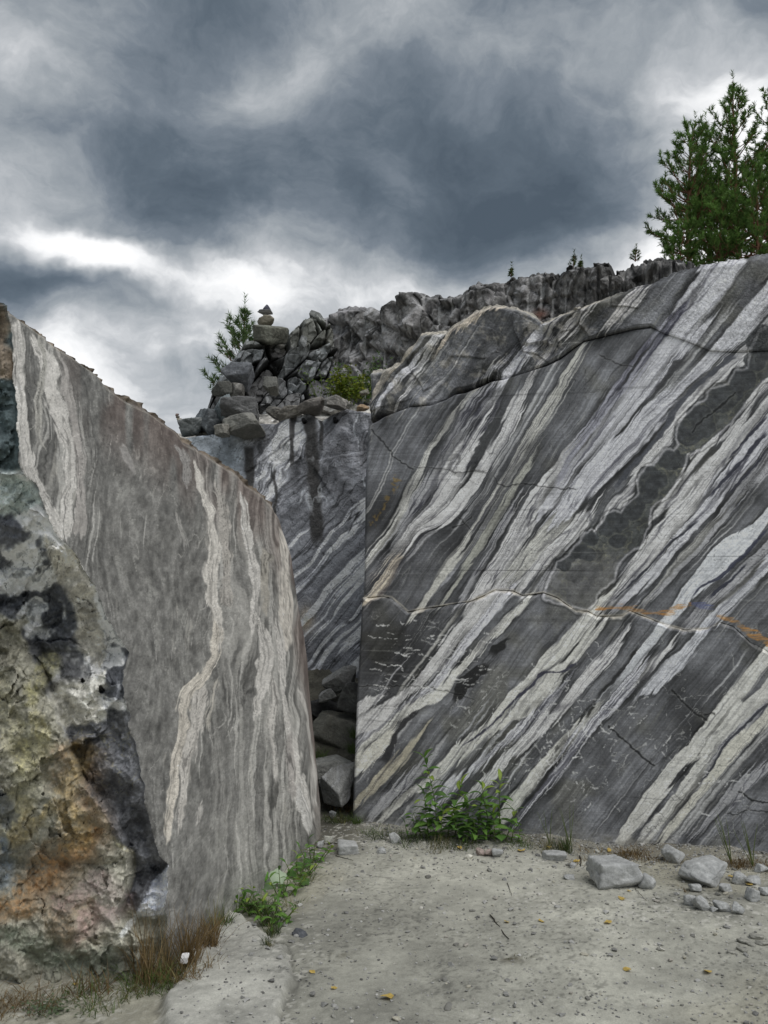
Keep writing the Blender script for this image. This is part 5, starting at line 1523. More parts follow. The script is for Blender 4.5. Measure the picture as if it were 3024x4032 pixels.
# cairns
for (nm, lst) in (('cairn_stone', [
    (643, 303, 140, 56, 9.6, 61, 4, 'broad tan base stone of the tall cairn', (128, 122, 110)),
    (640, 266, 44, 34, 9.6, 62, 0, 'small neck stone of the tall cairn between the flat stone and the base', (120, 118, 112)),
    (640, 243, 116, 19, 9.6, 63, 3, 'wide flat stone of the tall cairn', (122, 122, 124)),
    (642, 210, 66, 56, 9.6, 64, 16, 'pointed top stone of the tall cairn', (84, 84, 94))]),
    ('cairn_stone', [
        (10, 1020, 40, 22, 8.9, 65, 0, 'base stone of the little cairn at the end of the slab edge', (128, 122, 110)),
        (0, 1000, 28, 16, 8.9, 66, 6, 'middle stone of the little cairn at the end of the slab edge', (112, 106, 98)),
        (-6, 985, 30, 26, 8.9, 67, 25, 'upright top stone of the little cairn at the end of the slab edge', (120, 104, 100))])):
    for (x, y, w, h, Yd, sd_, tl_, lb, c0) in lst:
        X_, Y_ = J(x, y)
        rock_px(nm, lb, X_, Y_, w * JK * 1.05, h * JK * 1.15, Yd, sd_, dep=.8, rot=(0, math.radians(tl_), 0), c0=c0, c1=tuple(v + 30 for v in c0), vein=.3, sub=4, cat='stone', nplanes=8)

# boulders in the cleft, measured on source pixels
GC = 'boulders fallen into the cleft between the blocks'
cleft = [
    (1340, 2680, 140, 90, 7.9, 71, -14, (124, 123, 120), (160, 158, 152), 'pale rounded boulder highest in the cleft'),
    (1285, 2740, 80, 50, 7.7, 72, -10, (128, 128, 126), (160, 160, 156), 'small pale boulder below the highest one in the cleft'),
    (1385, 2745, 90, 110, 7.7, 73, 15, (82, 82, 80), (118, 118, 114), 'dark boulder pressed against the sawn wall in the cleft'),
    (1290, 2800, 150, 90, 7.9, 74, 0, (52, 52, 52), (80, 80, 78), 'dark wet boulder in the shade of the cleft'),
    (1320, 2900, 230, 200, 7.8, 75, -6, (96, 95, 88), (120, 118, 108), 'broad muddy boulder filling the middle of the cleft'),
    (1320, 3030, 160, 90, 7.2, 76, -8, (122, 122, 118), (156, 156, 152), 'grey boulder behind the banded block in the cleft'),
    (1325, 3100, 165, 155, 6.95, 77, -6, (118, 118, 116), (168, 170, 176), 'banded square block lowest in the cleft'),
]
for (x, y, w, h, Yd, sd_, tl_, c0, c1, lb) in cleft:
    rock_px('boulder', lb, x, y, w * 1.03, h * 1.08, Yd, sd_, dep=.8, rot=(0, math.radians(tl_), 0), c0=c0, c1=c1, vein=.5, sub=5, group=GC, cat='boulder', mat=M_ROUGH, nplanes=6, p=60)
# soil ramp that carries them
gxx, gyy = np.meshgrid(np.linspace(-1.2, .25, 120), np.linspace(6.7, 8.9, 160))
gzz = GZ - .05 + smooth(6.75, 8.5, gyy) * 1.15
Pr_ = np.stack([gxx, gyy, gzz], -1)
ff, ee, _ = facets(Pr_, 5, 5001)
Pr_[..., 2] += ff * .08 + fbm(Pr_, 5, 4, 5002) * .07
Cr_ = lin(np.clip(np.array([78, 76, 68]) * (1 + .3 * fbm(Pr_, 9, 4, 5003)[..., None] + .15 * ff[..., None]), 8, 200)) / KALB
o = grid('rubble_slope', Pr_, Cr_, M_ROUGH)
tag(o, 'dark rubble slope rising in the cleft between the blocks', kind='structure')


def ground_rock(name, label, cx, by, wp, hp, seed, dep=.9, sink=.12, **kw):
    p = on_ground(cx, by)
    Yd = p[1]
    k = Yd / FPX / cP
    w, h = wp * k, hp * k * 1.0
    d = w * dep
    kw.setdefault('cat', 'stone')
    return rock(name, label, (p[0], p[1] + d * .40, p[2] + h * (.5 - sink)), (w, d, h), seed, **kw)


R_ = math.radians
GS = 'stones lying along the foot of the sawn wall'
gc0, gc1 = (140, 141, 140), (166, 166, 163)
lst = [
    (2445, 3500, 185, 100, 101, .75, dict(flat=.72, rot=(0, R_(2), R_(8))), 'large flat topped grey stone left of the pair in front of the wall'),
    (2555, 3505, 75, 56, 102, 1.0, dict(rot=(R_(8), R_(22), R_(20))), 'wedge shaped stone leaning on the large flat topped stone'),
    (2798, 3497, 170, 100, 137, .9, dict(nplanes=14, p=40, rot=(R_(14), R_(-10), R_(38))), 'large faceted pale stone on the right of the floor'),
    (2660, 3402, 74, 58, 104, .8, dict(rot=(0, R_(32), 0)), 'tilted oval stone on the dry grass at the wall foot'),
    (2745, 3515, 50, 32, 105, .9, dict(), 'small rounded stone at the left foot of the faceted pale stone'),
    (2865, 3518, 56, 34, 106, .8, dict(), 'small blocky stone at the right foot of the faceted pale stone'),
    (2918, 3485, 44, 46, 107, .9, dict(rot=(0, R_(20), 0)), 'upright small stone right of the faceted pale stone'),
    (2975, 3488, 62, 34, 108, .8, dict(), 'low grey stone beside the right frame edge'),
    (2975, 3552, 52, 50, 109, .9, dict(rot=(0, R_(28), 0)), 'tilted stone below the low grey stone at the right edge'),
    (2770, 3590, 74, 54, 110, .8, dict(rot=(0, R_(25), R_(10))), 'wedge stone in the middle of the row in front'),
    (2716, 3570, 44, 46, 111, .8, dict(rot=(0, R_(20), 0)), 'dark stone at the left end of the front row'),
    (2852, 3592, 62, 36, 112, .8, dict(rot=(0, R_(8), 0)), 'flat stone in the front row right of the wedge stone'),
    (2815, 3592, 30, 20, 113, .8, dict(), 'tiny stone between the wedge and the flat stone in the front row'),
    (2915, 3604, 44, 40, 114, .8, dict(rot=(0, R_(30), 0)), 'slim stone at the right end of the front row'),
    (3010, 3440, 56, 34, 115, .8, dict(), 'stone at the right frame edge under the dry grass'),
    (3016, 3530, 40, 34, 116, .8, dict(), 'stone cut by the right frame edge beside the tilted stone'),
    (1550, 3322, 48, 46, 117, .7, dict(rot=(0, R_(-24), 0)), 'upright pale stone left of the green plants'),
    (1375, 3366, 96, 46, 118, 1.0, dict(flat=.5, rot=(0, R_(4), 0)), 'flat pale plate of stone near the cleft'),
    (1500, 3362, 40, 24, 119, .8, dict(), 'small stone under the upright pale stone'),
    (1960, 3378, 44, 34, 120, .8, dict(), 'small grey stone right of the pinkish pair under the plants'),
    (1890, 3370, 34, 32, 121, .8, dict(c0=(132, 120, 114), c1=(156, 144, 138)), 'pinkish stone under the plants, left one of the pair'),
    (1925, 3374, 38, 32, 122, .8, dict(c0=(136, 124, 118), c1=(160, 148, 140)), 'pinkish stone under the plants, right one of the pair'),
    (1848, 3384, 38, 20, 123, .8, dict(c0=(178, 176, 166), c1=(200, 198, 188)), 'small whitish stone in front of the plants'),
    (1292, 3326, 34, 34, 124, .8, dict(c0=(150, 150, 142)), 'pale pebble at the foot of the left block'),
    (1262, 3340, 26, 30, 125, .8, dict(), 'grey pebble touching the right foot of the left block'),
    (2190, 3392, 90, 36, 126, .9, dict(flat=.5), 'low square stone half buried near the wall foot'),
    (2258, 3420, 26, 22, 127, .8, dict(), 'pebble below the low square stone'),
    (2245, 3466, 44, 20, 128, .8, dict(), 'little flat stone between the low square stone and the large flat one'),
    (1310, 3225, 30, 36, 129, .8, dict(c0=(96, 98, 98)), 'dark round pebble under the banded block'),
]
for (cx, by, w, h, sd_, dp, kw, lb) in lst:
    kk = dict(c0=gc0, c1=gc1, vein=.35, sub=5 if w > 100 else 4, group=GS, nplanes=6 if w > 60 else 8, p=50)
    kk.update(kw)
    ground_rock('stone', lb, cx, by, w, h, sd_, dep=dp, **kk)
# more ledge stones at the foot in shade: low flat flakes at far right
GF = 'flat flakes of stone at the right edge of the floor'
for i, (cx, by, w, h) in enumerate([(2935, 3718, 60, 16), (2985, 3700, 56, 18), (3010, 3725, 50, 16), (2925, 3748, 46, 14), (2890, 3758, 40, 12), (2960, 3728, 40, 14)]):
    ground_rock('stone_flake', ['thin slaty flake second highest in the cluster', 'thin slaty flake highest in the cluster', 'thin slaty flake cut by the frame edge', 'thin slaty flake below the cluster', 'thin slaty flake furthest left of the cluster', 'thin slaty flake in the middle of the cluster'][i] + ' on the bare floor at right', cx, by, w, h, 140 + i, dep=.6, sub=3, c0=(120, 119, 112), c1=(150, 148, 140), flat=.5, group=GF, rot=(0, R_(6), R_(-20)))
ground_rock('stone', 'dark oval stone lying beside the pale bedrock', 1182, 3690, 54, 26, 151, dep=.8, sub=4, c0=(70, 72, 76), c1=(92, 94, 98), rot=(0, R_(10), R_(-25)))
# pebbles
GP = 'small pebbles scattered over the quarry floor'
pm = []
for k in range(6):
    Q, F = rock_verts(500 + k, (1, .85, .6), 2, 8, 30)
    cc = rock_colors(Q, 500 + k, [(150, 149, 142), (128, 127, 120), (170, 168, 160), (108, 107, 102), (158, 154, 140), (140, 136, 128)][k], (176, 175, 170), .3)
    o = mesh_np('pebble', Q, F, M_STONE, np.clip(cc, .004, .9), None, False)
    pm.append(o.data); bpy.data.objects.remove(o)
rng = random.Random(12)
fixed = [(1860, 3590, 22), (1795, 3722, 22), (1835, 3725, 22), (2300, 3762, 30), (2340, 3765, 24), (1750, 3860, 22), (1845, 3888, 20), (2090, 3820, 18), (2500, 3600, 18), (2180, 3560, 20), (1440, 3580, 22), (1765, 3970, 42), (1560, 4015, 34), (2605, 3742, 30), (2350, 3480, 22), (2390, 3560, 20)]
cnt = 0
while cnt < 280:
    if cnt < len(fixed):
        x, y, s_ = fixed[cnt]
    else:
        zone = rng.random()
        if zone < .42:
            x = rng.uniform(1500, 3020); y = base_curve(x) + 30 + abs(rng.gauss(0, 1)) * 60
        elif zone < .55:
            x = rng.uniform(2500, 3020); y = rng.uniform(3480, 3700)
        else:
            x = rng.uniform(1150, 3020); y = rng.uniform(3400, 4030)
        s_ = rng.choice([9, 11, 13, 16, 22, 12, 10])
    if x < 1240 + (y < 3420) * 200 and y > 3250: 
        if y < 3700: continue
    p = on_ground(x, y)
    k = p[1] / FPX
    o = bpy.data.objects.new('pebble', pm[rng.randrange(6)])
    sz = s_ * k * 1.1
    o.scale = (sz, sz * rng.uniform(.7, 1), sz * rng.uniform(.5, .9))
    o.location = (p[0], p[1], p[2] + sz * .12)
    o.rotation_euler = (rng.uniform(-.3, .3), rng.uniform(-.3, .3), rng.uniform(0, 6.3))
    link(o); tag(o, 'small grey pebble lying loose on the pale quarry floor', 'pebble', GP)
    cnt += 1
# grit, too fine to count
V0, F0 = ICO[2][0], None
bm = bmesh.new(); bmesh.ops.create_icosphere(bm, subdivisions=1, radius=1)
iv = np.array([v.co[:] for v in bm.verts]); iff = np.array([[v.index for v in f.verts] for f in bm.faces]); bm.free()
rs = np.random.RandomState(3)
n = 9000
yy = 3.0 + 3.9 * rs.rand(n) ** 1.1; xx = rs.uniform(-.9, 3.2, n)
nearw = rs.rand(n) < .35
t_ = rs.rand(n)
wa = W_PLANE.hit(np.array(1420.), np.array(3280.)); wb = W_PLANE.hit(np.array(3100.), np.array(3400.))
bx_ = wa[0] + (wb[0] - wa[0]) * t_; by_ = wa[1] + (wb[1] - wa[1]) * t_ - np.abs(rs.normal(0, .28, n)) - .03
xx = np.where(nearw, bx_, xx); yy = np.where(nearw, by_, yy)
keep = (xx > -1.1 + (yy - 4) * .22)
xx, yy = xx[keep], yy[keep]; n = len(xx)
zz, _, _ = gheight(xx, yy, False)
s_ = rs.uniform(.0022, .0075, n) * (1 + 1.3 * (rs.rand(n) < .05))
VV = iv[None] * s_[:, None, None] * (1 + .35 * rs.normal(size=(n, len(iv), 1))).clip(.4, 1.6) * np.array([1, 1, .6]) + np.stack([xx, yy, zz + s_ * .3], -1)[:, None]
FF = iff[None] + (np.arange(n) * len(iv))[:, None, None]
cc = lin(np.clip(rs.uniform(100, 172, n), 0, 255))[:, None, None] * np.array([1, .99, .94]) / .88 * np.ones((1, len(iv), 1))
o = mesh_np('grit', VV.reshape(-1, 3), FF.reshape(-1, 3), M_STONE, cc.reshape(-1, 3), None, False)
tag(o, 'fine stone grit strewn over the quarry floor', 'grit', kind='stuff')


# ------------------------------------------------------------------ plants
class Tri:
    def __init__(s): s.v = []; s.f = []; s.c = []

    def add(s, vs, fs, col):
        b = len(s.v)
        s.v += [tuple(v) for v in vs]; s.c += [col] * len(vs); s.f += [tuple(b + i for i in f) for f in fs]

    def build(s, name, mat, parent=None, smooth_=False):
        if not s.v: return None
        o = mesh_np(name, np.array(s.v), np.array(s.f), mat, np.array(s.c), None, smooth_)
        if parent is not None: reparent(o, parent)
        return o


def tube(T_, pts, radii, col=(.1, .1, .1), n=6):
    b = len(T_.v)
    prev = None
    for i, p in enumerate(pts):
        p = Vector(p)
        d = (Vector(pts[min(i + 1, len(pts) - 1)]) - Vector(pts[max(i - 1, 0)])).normalized()
        u = d.orthogonal().normalized() if prev is None else (prev - d * prev.dot(d)).normalized()
        prev = u
        w = d.cross(u)
        for k in range(n):
            a_ = 2 * math.pi * k / n
            T_.v.append(tuple(p + (u * math.cos(a_) + w * math.sin(a_)) * radii[i])); T_.c.append(col)
    for i in range(len(pts) - 1):
        for k in range(n):
            q = (b + i * n + k, b + i * n + (k + 1) % n, b + (i + 1) * n + (k + 1) % n, b + (i + 1) * n + k)
            T_.f.append((q[0], q[1], q[2])); T_.f.append((q[0], q[2], q[3]))


def pine(label, base, height, rad, seed, whorls=15, dens=1.0, low=.12, needle=.065, nw=.0055, group=None, bend=(0, 0), clump=1.0, green=(.11, .205, .05), power=.8, nb=(4, 6)):
    rng = random.Random(seed)
    base = Vector(base)
    root = empty('pine_tree', tuple(base), label=label, cat='tree')
    if group: root['group'] = group
    tr, li = Tri(), Tri()
    pts = []
    for i in range(12):
        t = i / 11
        pts.append(base + Vector((bend[0] * t * t + rng.gauss(0, .015) * height * .2, bend[1] * t * t, height * t)))
    tr_r = [max(.006, height * .016 * (1 - i / 11) ** .8) for i in range(12)]
    tube(tr, pts, tr_r, n=8)

    def tp(t):
        f = t * 11; i = min(10, int(f)); return pts[i].lerp(pts[i + 1], f - i)
    shoots = []

    def branch(p, d, ln, lev, r):
        n = 4; q = [p]; dd = d.copy()
        for i in range(n):
            dd = (dd + Vector((rng.gauss(0, .12), rng.gauss(0, .12), .16 + rng.gauss(0, .07)))).normalized()
            q.append(q[-1] + dd * ln / n)
        tube(li, q, [r * (1 - .75 * i / n) for i in range(n + 1)], n=4)
        if lev == 0 or ln < needle * 3:
            shoots.append((q[1], q[-1])); return
        k = max(3, int(ln / (needle * 1.25 / clump)))
        for j in range(k):
            t = .30 + .70 * (j + rng.random()) / k
            f = t * n; i = min(n - 1, int(f)); pp = q[i].lerp(q[i + 1], f - i)
            dr = (q[i + 1] - q[i]).normalized()
            side = dr.cross(Vector((rng.gauss(0, 1), rng.gauss(0, 1), rng.gauss(0, 1)))).normalized()
            nd_ = (dr * rng.uniform(.6, 1.1) + side * rng.uniform(.5, 1) + Vector((0, 0, rng.uniform(.1, .6)))).normalized()
            branch(pp, nd_, ln * rng.uniform(.2, .42) * (1.15 - t * .4), lev - 1, r * .4)
        shoots.append((q[-2], q[-1] + dd * needle * 1.2))
    for wv_ in range(whorls):
        t = low + (1 - low) * (wv_ / whorls) ** .95
        p0 = tp(min(.985, t))
        nbr = rng.randint(*nb)
        a0 = rng.random() * 6.28
        ln = rad * max(.05, (1 - t)) ** power * rng.uniform(.8, 1.1)
        if t < .3: ln *= .75 + t
        for k in range(nbr):
            if rng.random() > dens: continue
            az = a0 + k * 6.283 / nbr + rng.gauss(0, .25)
            el_ = .12 + .85 * t ** 1.6 + rng.gauss(0, .12)
            d = Vector((math.cos(az) * math.cos(el_), math.sin(az) * math.cos(el_), math.sin(el_)))
            branch(p0 + Vector((0, 0, rng.gauss(0, .01 * height))), d, ln * rng.uniform(.65, 1.1), 2 if ln > needle * 9 else 1, height * .006 * (1 - t) + .003)
    top = tp(1.0)
    shoots.append((top - Vector((0, 0, needle)), top + Vector((0, 0, needle * 2.5))))
    tr.build('trunk', M_BARK, root, True)
    li.build('limbs', M_BARK, root, True)
    # needles, vectorised
    A0 = np.array([s_[0][:] for s_ in shoots]); B0 = np.array([s_[1][:] for s_ in shoots])
    npn = int(26 * clump)
    rs = np.random.RandomState(seed)
    Sx = np.repeat(np.arange(len(A0)), npn)
    t = rs.rand(len(Sx)) ** .7
    D = B0 - A0; D /= np.linalg.norm(D, axis=1)[:, None] + 1e-9
    pos = A0[Sx] + (B0 - A0)[Sx] * t[:, None]
    rd = rs.normal(size=(len(Sx), 3)); rd -= (rd * D[Sx]).sum(1)[:, None] * D[Sx]; rd /= np.linalg.norm(rd, axis=1)[:, None] + 1e-9
    nd = D[Sx] * rs.uniform(.5, 1.0, (len(Sx), 1)) + rd * .75; nd /= np.linalg.norm(nd, axis=1)[:, None]
    sd2 = np.cross(nd, rs.normal(size=nd.shape)); sd2 /= np.linalg.norm(sd2, axis=1)[:, None] + 1e-9
    ln = needle * rs.uniform(.7, 1.2, (len(Sx), 1))
    V = np.stack([pos - sd2 * nw, pos + sd2 * nw, pos + nd * ln], 1)
    F = np.arange(len(Sx) * 3).reshape(-1, 3)
    cs = rs.uniform(.65, 1.45, len(A0))[Sx] * rs.uniform(.85, 1.15, len(Sx))
    C = np.repeat((np.array(green) * cs[:, None] + np.array([.015, .008, 0]) * rs.rand(len(Sx), 1))[:, None], 3, 1)
    o = mesh_np('needles', V.reshape(-1, 3), F, M_NEEDLE, C.reshape(-1, 3), None, False)
    tag(o, kind='stuff'); reparent(o, root)
    return root


def base_at(px, py, Y):
    return at(np.array(float(px)), np.array(float(py)), np.array(float(Y)))


def pine_px(label, bx, by, tx, ty, Y, wpx, seed, **kw):
    b = base_at(bx, by, Y); t = base_at(tx, ty, Y)
    return pine(label, b, t[2] - b[2], wpx / FPX * Y * kw.pop('fat', 1.3), seed, bend=(t[0] - b[0], 0), **kw)


GT = 'pines standing on top of the quarry at right'
pine_px('tallest fully visible pine on the right hill with an orange trunk', 2915, 1110, 2885, 318, 10.8, 265, 7, whorls=19, group=GT, clump=1.12, power=.78, low=.1)
pine_px('smaller pine left of the tallest one with branches reaching out to the left', 2712, 1100, 2738, 480, 10.4, 175, 8, whorls=15, group=GT, clump=1.12, power=.5, low=.10)
pine_px('slim pine between the leftmost and the tallest pine', 2800, 1100, 2780, 480, 11.2, 150, 9, whorls=13, group=GT, clump=1.05, power=.55, low=.1)
pine_px('pine on the right hill cut by the right frame edge', 3075, 1100, 3070, 240, 11.0, 190, 10, whorls=16, group=GT, clump=1.12, power=.7, low=.1)
pine_px('bushy low pine at the foot of the tallest one', 2990, 1120, 2985, 690, 9.8, 190, 15, whorls=10, group=GT, clump=1.12, power=.45, low=.03)
pine_px('bushy young pine low at the left foot of the right hill group', 2680, 1100, 2700, 880, 9.7, 110, 16, whorls=7, group=GT, clump=1.3, power=.5, low=.02)
pine_px('bushy young pine between the two orange trunks', 2840, 1100, 2850, 800, 9.9, 150, 18, whorls=9, group=GT, clump=1.12, power=.45, low=.02)
pine_px('lone open pine behind the boulder heap beside the tall cairn', 952, 1680, 962, 1212, 11.5, 185, 23, whorls=12, clump=.95, dens=1, needle=.095, nw=.007, power=.75, low=.12, nb=(5, 6), green=(.11, .18, .07))
GSAP = 'tiny pine seedlings on the skyline'
for i, (bx_, by_, ty_, w_, Yd, lb) in enumerate([(2258, 1058, 1008, 22, 9.3, 'tiny pine seedling on the skyline left of the bright cloud gap'), (2502, 1030, 982, 26, 9.0, 'tiny pine seedling on the skyline just left of the tree group'), (2012, 1090, 1058, 8, 9.6, 'tiniest pine seedling, alone on the skyline furthest left'), (2285, 1055, 1032, 10, 9.3, 'tiny pine seedling right beside the second one from the left')]):
    pine_px(lb, bx_, by_, bx_ + 4, ty_, Yd, w_, 30 + i, whorls=4, needle=.035, nw=.004, clump=.8, power=.5, low=.1, group=GSAP, green=(.07, .11, .035))


def leafy_bush(label, base, w, h, seed, n_stems=14, nleaf=60, leaf=.03, green=(.10, .16, .02), depth=None, name='bush', top=None):
    rng = random.Random(seed)
    root = empty(name, tuple(base), label=label, cat='bush')
    st, lf = Tri(), Tri()
    for i in range(n_stems):
        tx = rng.uniform(-1, 1); hh = h * rng.uniform(.45, 1) * (top(tx) if top else 1)
        p = Vector(base) + Vector((tx * w * .25, rng.uniform(-.1, .1), 0)); d = Vector((tx * w * .7 / h, rng.gauss(0, .25), 1)).normalized()
        q = [p]
        for k in range(6):
            d = (d + Vector((rng.gauss(0, .12), rng.gauss(0, .12), .05))).normalized(); q.append(q[-1] + d * hh / 6)
        tube(st, q, [.006 * (1 - k / 8) for k in range(7)], n=4)
        for k in range(nleaf):
            f = rng.uniform(.12, 1) * 6; a_ = min(5, int(f)); pp = q[a_].lerp(q[a_ + 1], f - a_)
            off = Vector((rng.gauss(0, 1), rng.gauss(0, 1), rng.gauss(0, .7))) * h * .085
            c = pp + off
            u = Vector((rng.gauss(0, 1), rng.gauss(0, 1), rng.gauss(0, .6))).normalized(); v = u.orthogonal().normalized()
            v = (v + u.cross(v) * rng.uniform(-1, 1)).normalized(); s_ = leaf * rng.uniform(.6, 1.2)
            g = rng.uniform(.5, 1.35)
            col = (green[0] * g * rng.uniform(.8, 1.25), green[1] * g, green[2] * g)
            lf.add([c - u * s_, c + v * s_ * .55, c + u * s_, c - v * s_ * .55], [(0, 1, 2), (0, 2, 3)], col)
    st.build('stems', M_STEM, root); o = lf.build('leaves', M_LEAF, root); tag(o, kind='stuff')
    return root


leafy_bush('bright yellow green bush on the rock ledge left of the sawn wall top', base_at(1370, 1575, 8.9), .34, .42, 41, 16, 75, .026, green=(.15, .20, .02))
leafy_bush('taller dark leaved sapling thicket right behind the yellow green bush', base_at(1430, 1580, 9.3), .36, .66, 42, 12, 46, .024, green=(.055, .11, .02))
leafy_bush('sparse low shoots at the left of the ledge bush', base_at(1270, 1570, 9.1), .3, .5, 43, 5, 22, .022, green=(.09, .15, .02))

# leafy stems at the wall foot: each leaf a piece of its own
lm = []
for g, nm in (((.12, .23, .045), 'a'), ((.085, .17, .04), 'b'), ((.22, .30, .05), 'c')):
    V = []; 
    for i in range(6):
        t = i / 5; w = math.sin(math.pi * min(1, t * .92 + .06)) ** .8 * .17
        z = .10 * math.sin(math.pi * t) - .12 * t * t
        V += [(-w, t, z + w * .25), (0, t, z), (w, t, z + w * .25)]
    F = []
    for i in range(5):
        a_ = i * 3
        F += [(a_, a_ + 1, a_ + 4, a_ + 3), (a_ + 1, a_ + 2, a_ + 5, a_ + 4)]
    V = np.array(V); c = np.tile(np.array(g), (len(V), 1)); c[1::3] *= 1.35
    o = mesh_np('leaf', V, np.array(F), M_LEAF, c); lm.append(o.data); bpy.data.objects.remove(o)


def leafy_plant(label, px, by, heights, seed, leaf=.085, group=None, cat='plant'):
    rng = random.Random(seed)
    b = on_ground(px, by)
    root = empty('leafy_plant', tuple(b), label=label, cat=cat)
    if group: root['group'] = group
    for (dx, dy, h, lx) in heights:
        p = Vector(b) + Vector((dx, dy, -.01)); q = [p]; d = Vector((lx, rng.uniform(-.1, .1), 1)).normalized()
        for k in range(6):
            d = (d + Vector((rng.gauss(0, .05), rng.gauss(0, .05), 0))).normalized(); q.append(q[-1] + d * h / 6)
        st = Tri(); tube(st, q, [.0045 * (1 - k / 9) for k in range(7)], (.1, .1, .03), 5)
        st.build('stem', M_STEM, root, True)
        n = max(5, int(h / .021)); az = rng.random() * 6
        for j in range(n):
            t = .12 + .88 * j / (n - 1); f = t * 6; i = min(5, int(f)); pp = q[i].lerp(q[i + 1], f - i)
            az += 2.4 + rng.gauss(0, .3)
            el_ = rng.uniform(.1, .5) if t < .9 else rng.uniform(.6, 1.2)
            s_ = leaf * 1.5 * (1.0 - .45 * abs(t - .4)) * rng.uniform(.7, 1.15)
            o = bpy.data.objects.new('leaf', rng.choice(lm if t > .7 else lm[:2]))
            mt = Matrix.Translation(pp) @ Matrix.Rotation(az, 4, 'Z') @ Matrix.Rotation(el_ - .2, 4, 'X') @ Matrix.Rotation(rng.gauss(0, .3), 4, 'Y') @ Matrix.Scale(s_, 4)
            link(o); o.parent = root; o.matrix_parent_inverse = Matrix.Translation(root.location).inverted(); o.matrix_basis = mt
    return root


leafy_plant('tall green leafy plant, highest of those against the sawn wall', 1735, 3296, [(-.03, .02, .62, .0), (.05, -.02, .42, .12), (-.09, -.03, .32, -.15), (.1, 0, .26, .3), (-.01, -.07, .24, .1), (-.14, 0, .2, -.3)], 51, .10)
leafy_plant('green leafy plant second from left against the sawn wall', 1840, 3310, [(0, 0, .30, .1), (.06, -.02, .34, .2), (-.06, -.02, .22, -.2), (.03, -.07, .2, .1)], 52, .09)
leafy_plant('bushy leafy plant with its top fanned out, rightmost against the sawn wall', 1935, 3306, [(0, .03, .42, -.15), (.05, .0, .44, .2), (-.04, -.02, .26, -.2), (.1, -.03, .24, .3), (.02, -.06, .22, 0)], 53, .095)
leafy_plant('low leafy sprouts left of the tall plant at the wall foot', 1640, 3300, [(0, 0, .18, -.1), (.07, -.01, .2, .2), (-.06, 0, .12, -.3)], 54, .06)
leafy_plant('small low sprout right of the leafy plants at the wall foot', 2010, 3318, [(0, 0, .16, .2), (.05, 0, .12, .4)], 55, .06)


GG = 'low leafy weeds along the right foot of the left block'
for i, (px_, py_, lb) in enumerate([(935, 3590, 'low leafy weed nearest the camera at the foot of the left block'), (1015, 3600, 'low leafy weed beside the pale bedrock edge'), (1075, 3640, 'low leafy weed spilling over the pale bedrock edge'), (1120, 3520, 'low leafy weed right under the broad pale leaf'), (1185, 3450, 'low leafy weed right of the broad leaved plant'), (1235, 3390, 'low leafy weed furthest along the foot of the left block')]):
    leafy_plant(lb, px_, py_, [(0, 0, .13, .3), (.03, -.03, .15, .7), (-.04, -.02, .12, -.6), (.05, .02, .11, .9), (0, -.06, .1, .1), (-.02, .03, .14, -.2)], 90 + i, .05, GG)


def tuft(T_, c, n, h, spread, rng, col, var=.3, width=.0016, lean=.5):
    for i in range(n):
        a_ = rng.random() * 6.283; r = spread * math.sqrt(rng.random())
        p = Vector(c) + Vector((math.cos(a_) * r, math.sin(a_) * r, -.01))
        d = Vector((rng.gauss(0, lean), rng.gauss(0, lean), 1)).normalized(); hh = h * rng.uniform(.4, 1.1)
        s_ = Vector((math.cos(a_ + 1.5), math.sin(a_ + 1.5), 0)) * width * rng.uniform(.7, 1.4)
        m = p + d * hh * .5; e = p + d * hh + Vector((d.x, d.y, -.5)) * hh * .25
        g = 1 + rng.uniform(-var, var)
        cc = tuple(v * g for v in col)
        T_.add([p - s_, p + s_, m + s_ * .8, m - s_ * .8, e], [(0, 1, 2), (0, 2, 3), (3, 2, 4)], cc)


DRY, GRN, DGR, TAN = (.17, .115, .05), (.09, .14, .035), (.055, .085, .025), (.28, .21, .11)


def grass(name, label, spots, seed):
    rng = random.Random(seed); T_ = Tri()
    for (px, py, n, h, sp, col, lean) in spots:
        c = on_ground(px, py)
        for q in range(4):     # four uneven clumps with a straw tone mixed in
            dx, dy = rng.gauss(0, sp * .6), rng.gauss(0, sp * .35)
            mixc = tuple(a_ * .55 + b_ * .45 for a_, b_ in zip(col, TAN)) if q == 3 else col
            tuft(T_, (c[0] + dx, c[1] + dy, c[2]), int(n * .2), h * rng.uniform(.5, 1.2), sp * .6, rng, mixc, .5, lean=lean * rng.uniform(.8, 1.6))
    o = T_.build(name, M_LEAF); tag(o, label, 'grass', kind='stuff')
    return o


grass('dry_grass', 'dry brown grass at the foot of the left block', [
    (610, 3850, 130, .40, .10, DRY, .18), (560, 3840, 90, .34, .10, TAN, .2), (700, 3850, 180, .24, .12, DRY, .45), (660, 3880, 220, .2, .14, GRN, .6), (770, 3790, 190, .30, .07, DRY, .25), (820, 3720, 220, .28, .08, DRY, .3),
    (860, 3650, 150, .22, .07, GRN, .3), (640, 3900, 260, .16, .12, GRN, .6), (480, 3900, 260, .16, .14, DRY, .8), (350, 3930, 260, .12, .14, GRN, .8), (200, 3950, 260, .12, .16, DRY, .9), (60, 3975, 260, .12, .14, DRY, .9),
    (-60, 3990, 200, .12, .14, DRY, .9), (420, 3950, 120, .08, .12, GRN, .8), (740, 3850, 160, .12, .09, DRY, .7), (620, 3850, 40, .62, .08, TAN, .12), (680, 3830, 60, .24, .06, DGR, .3)], 61)
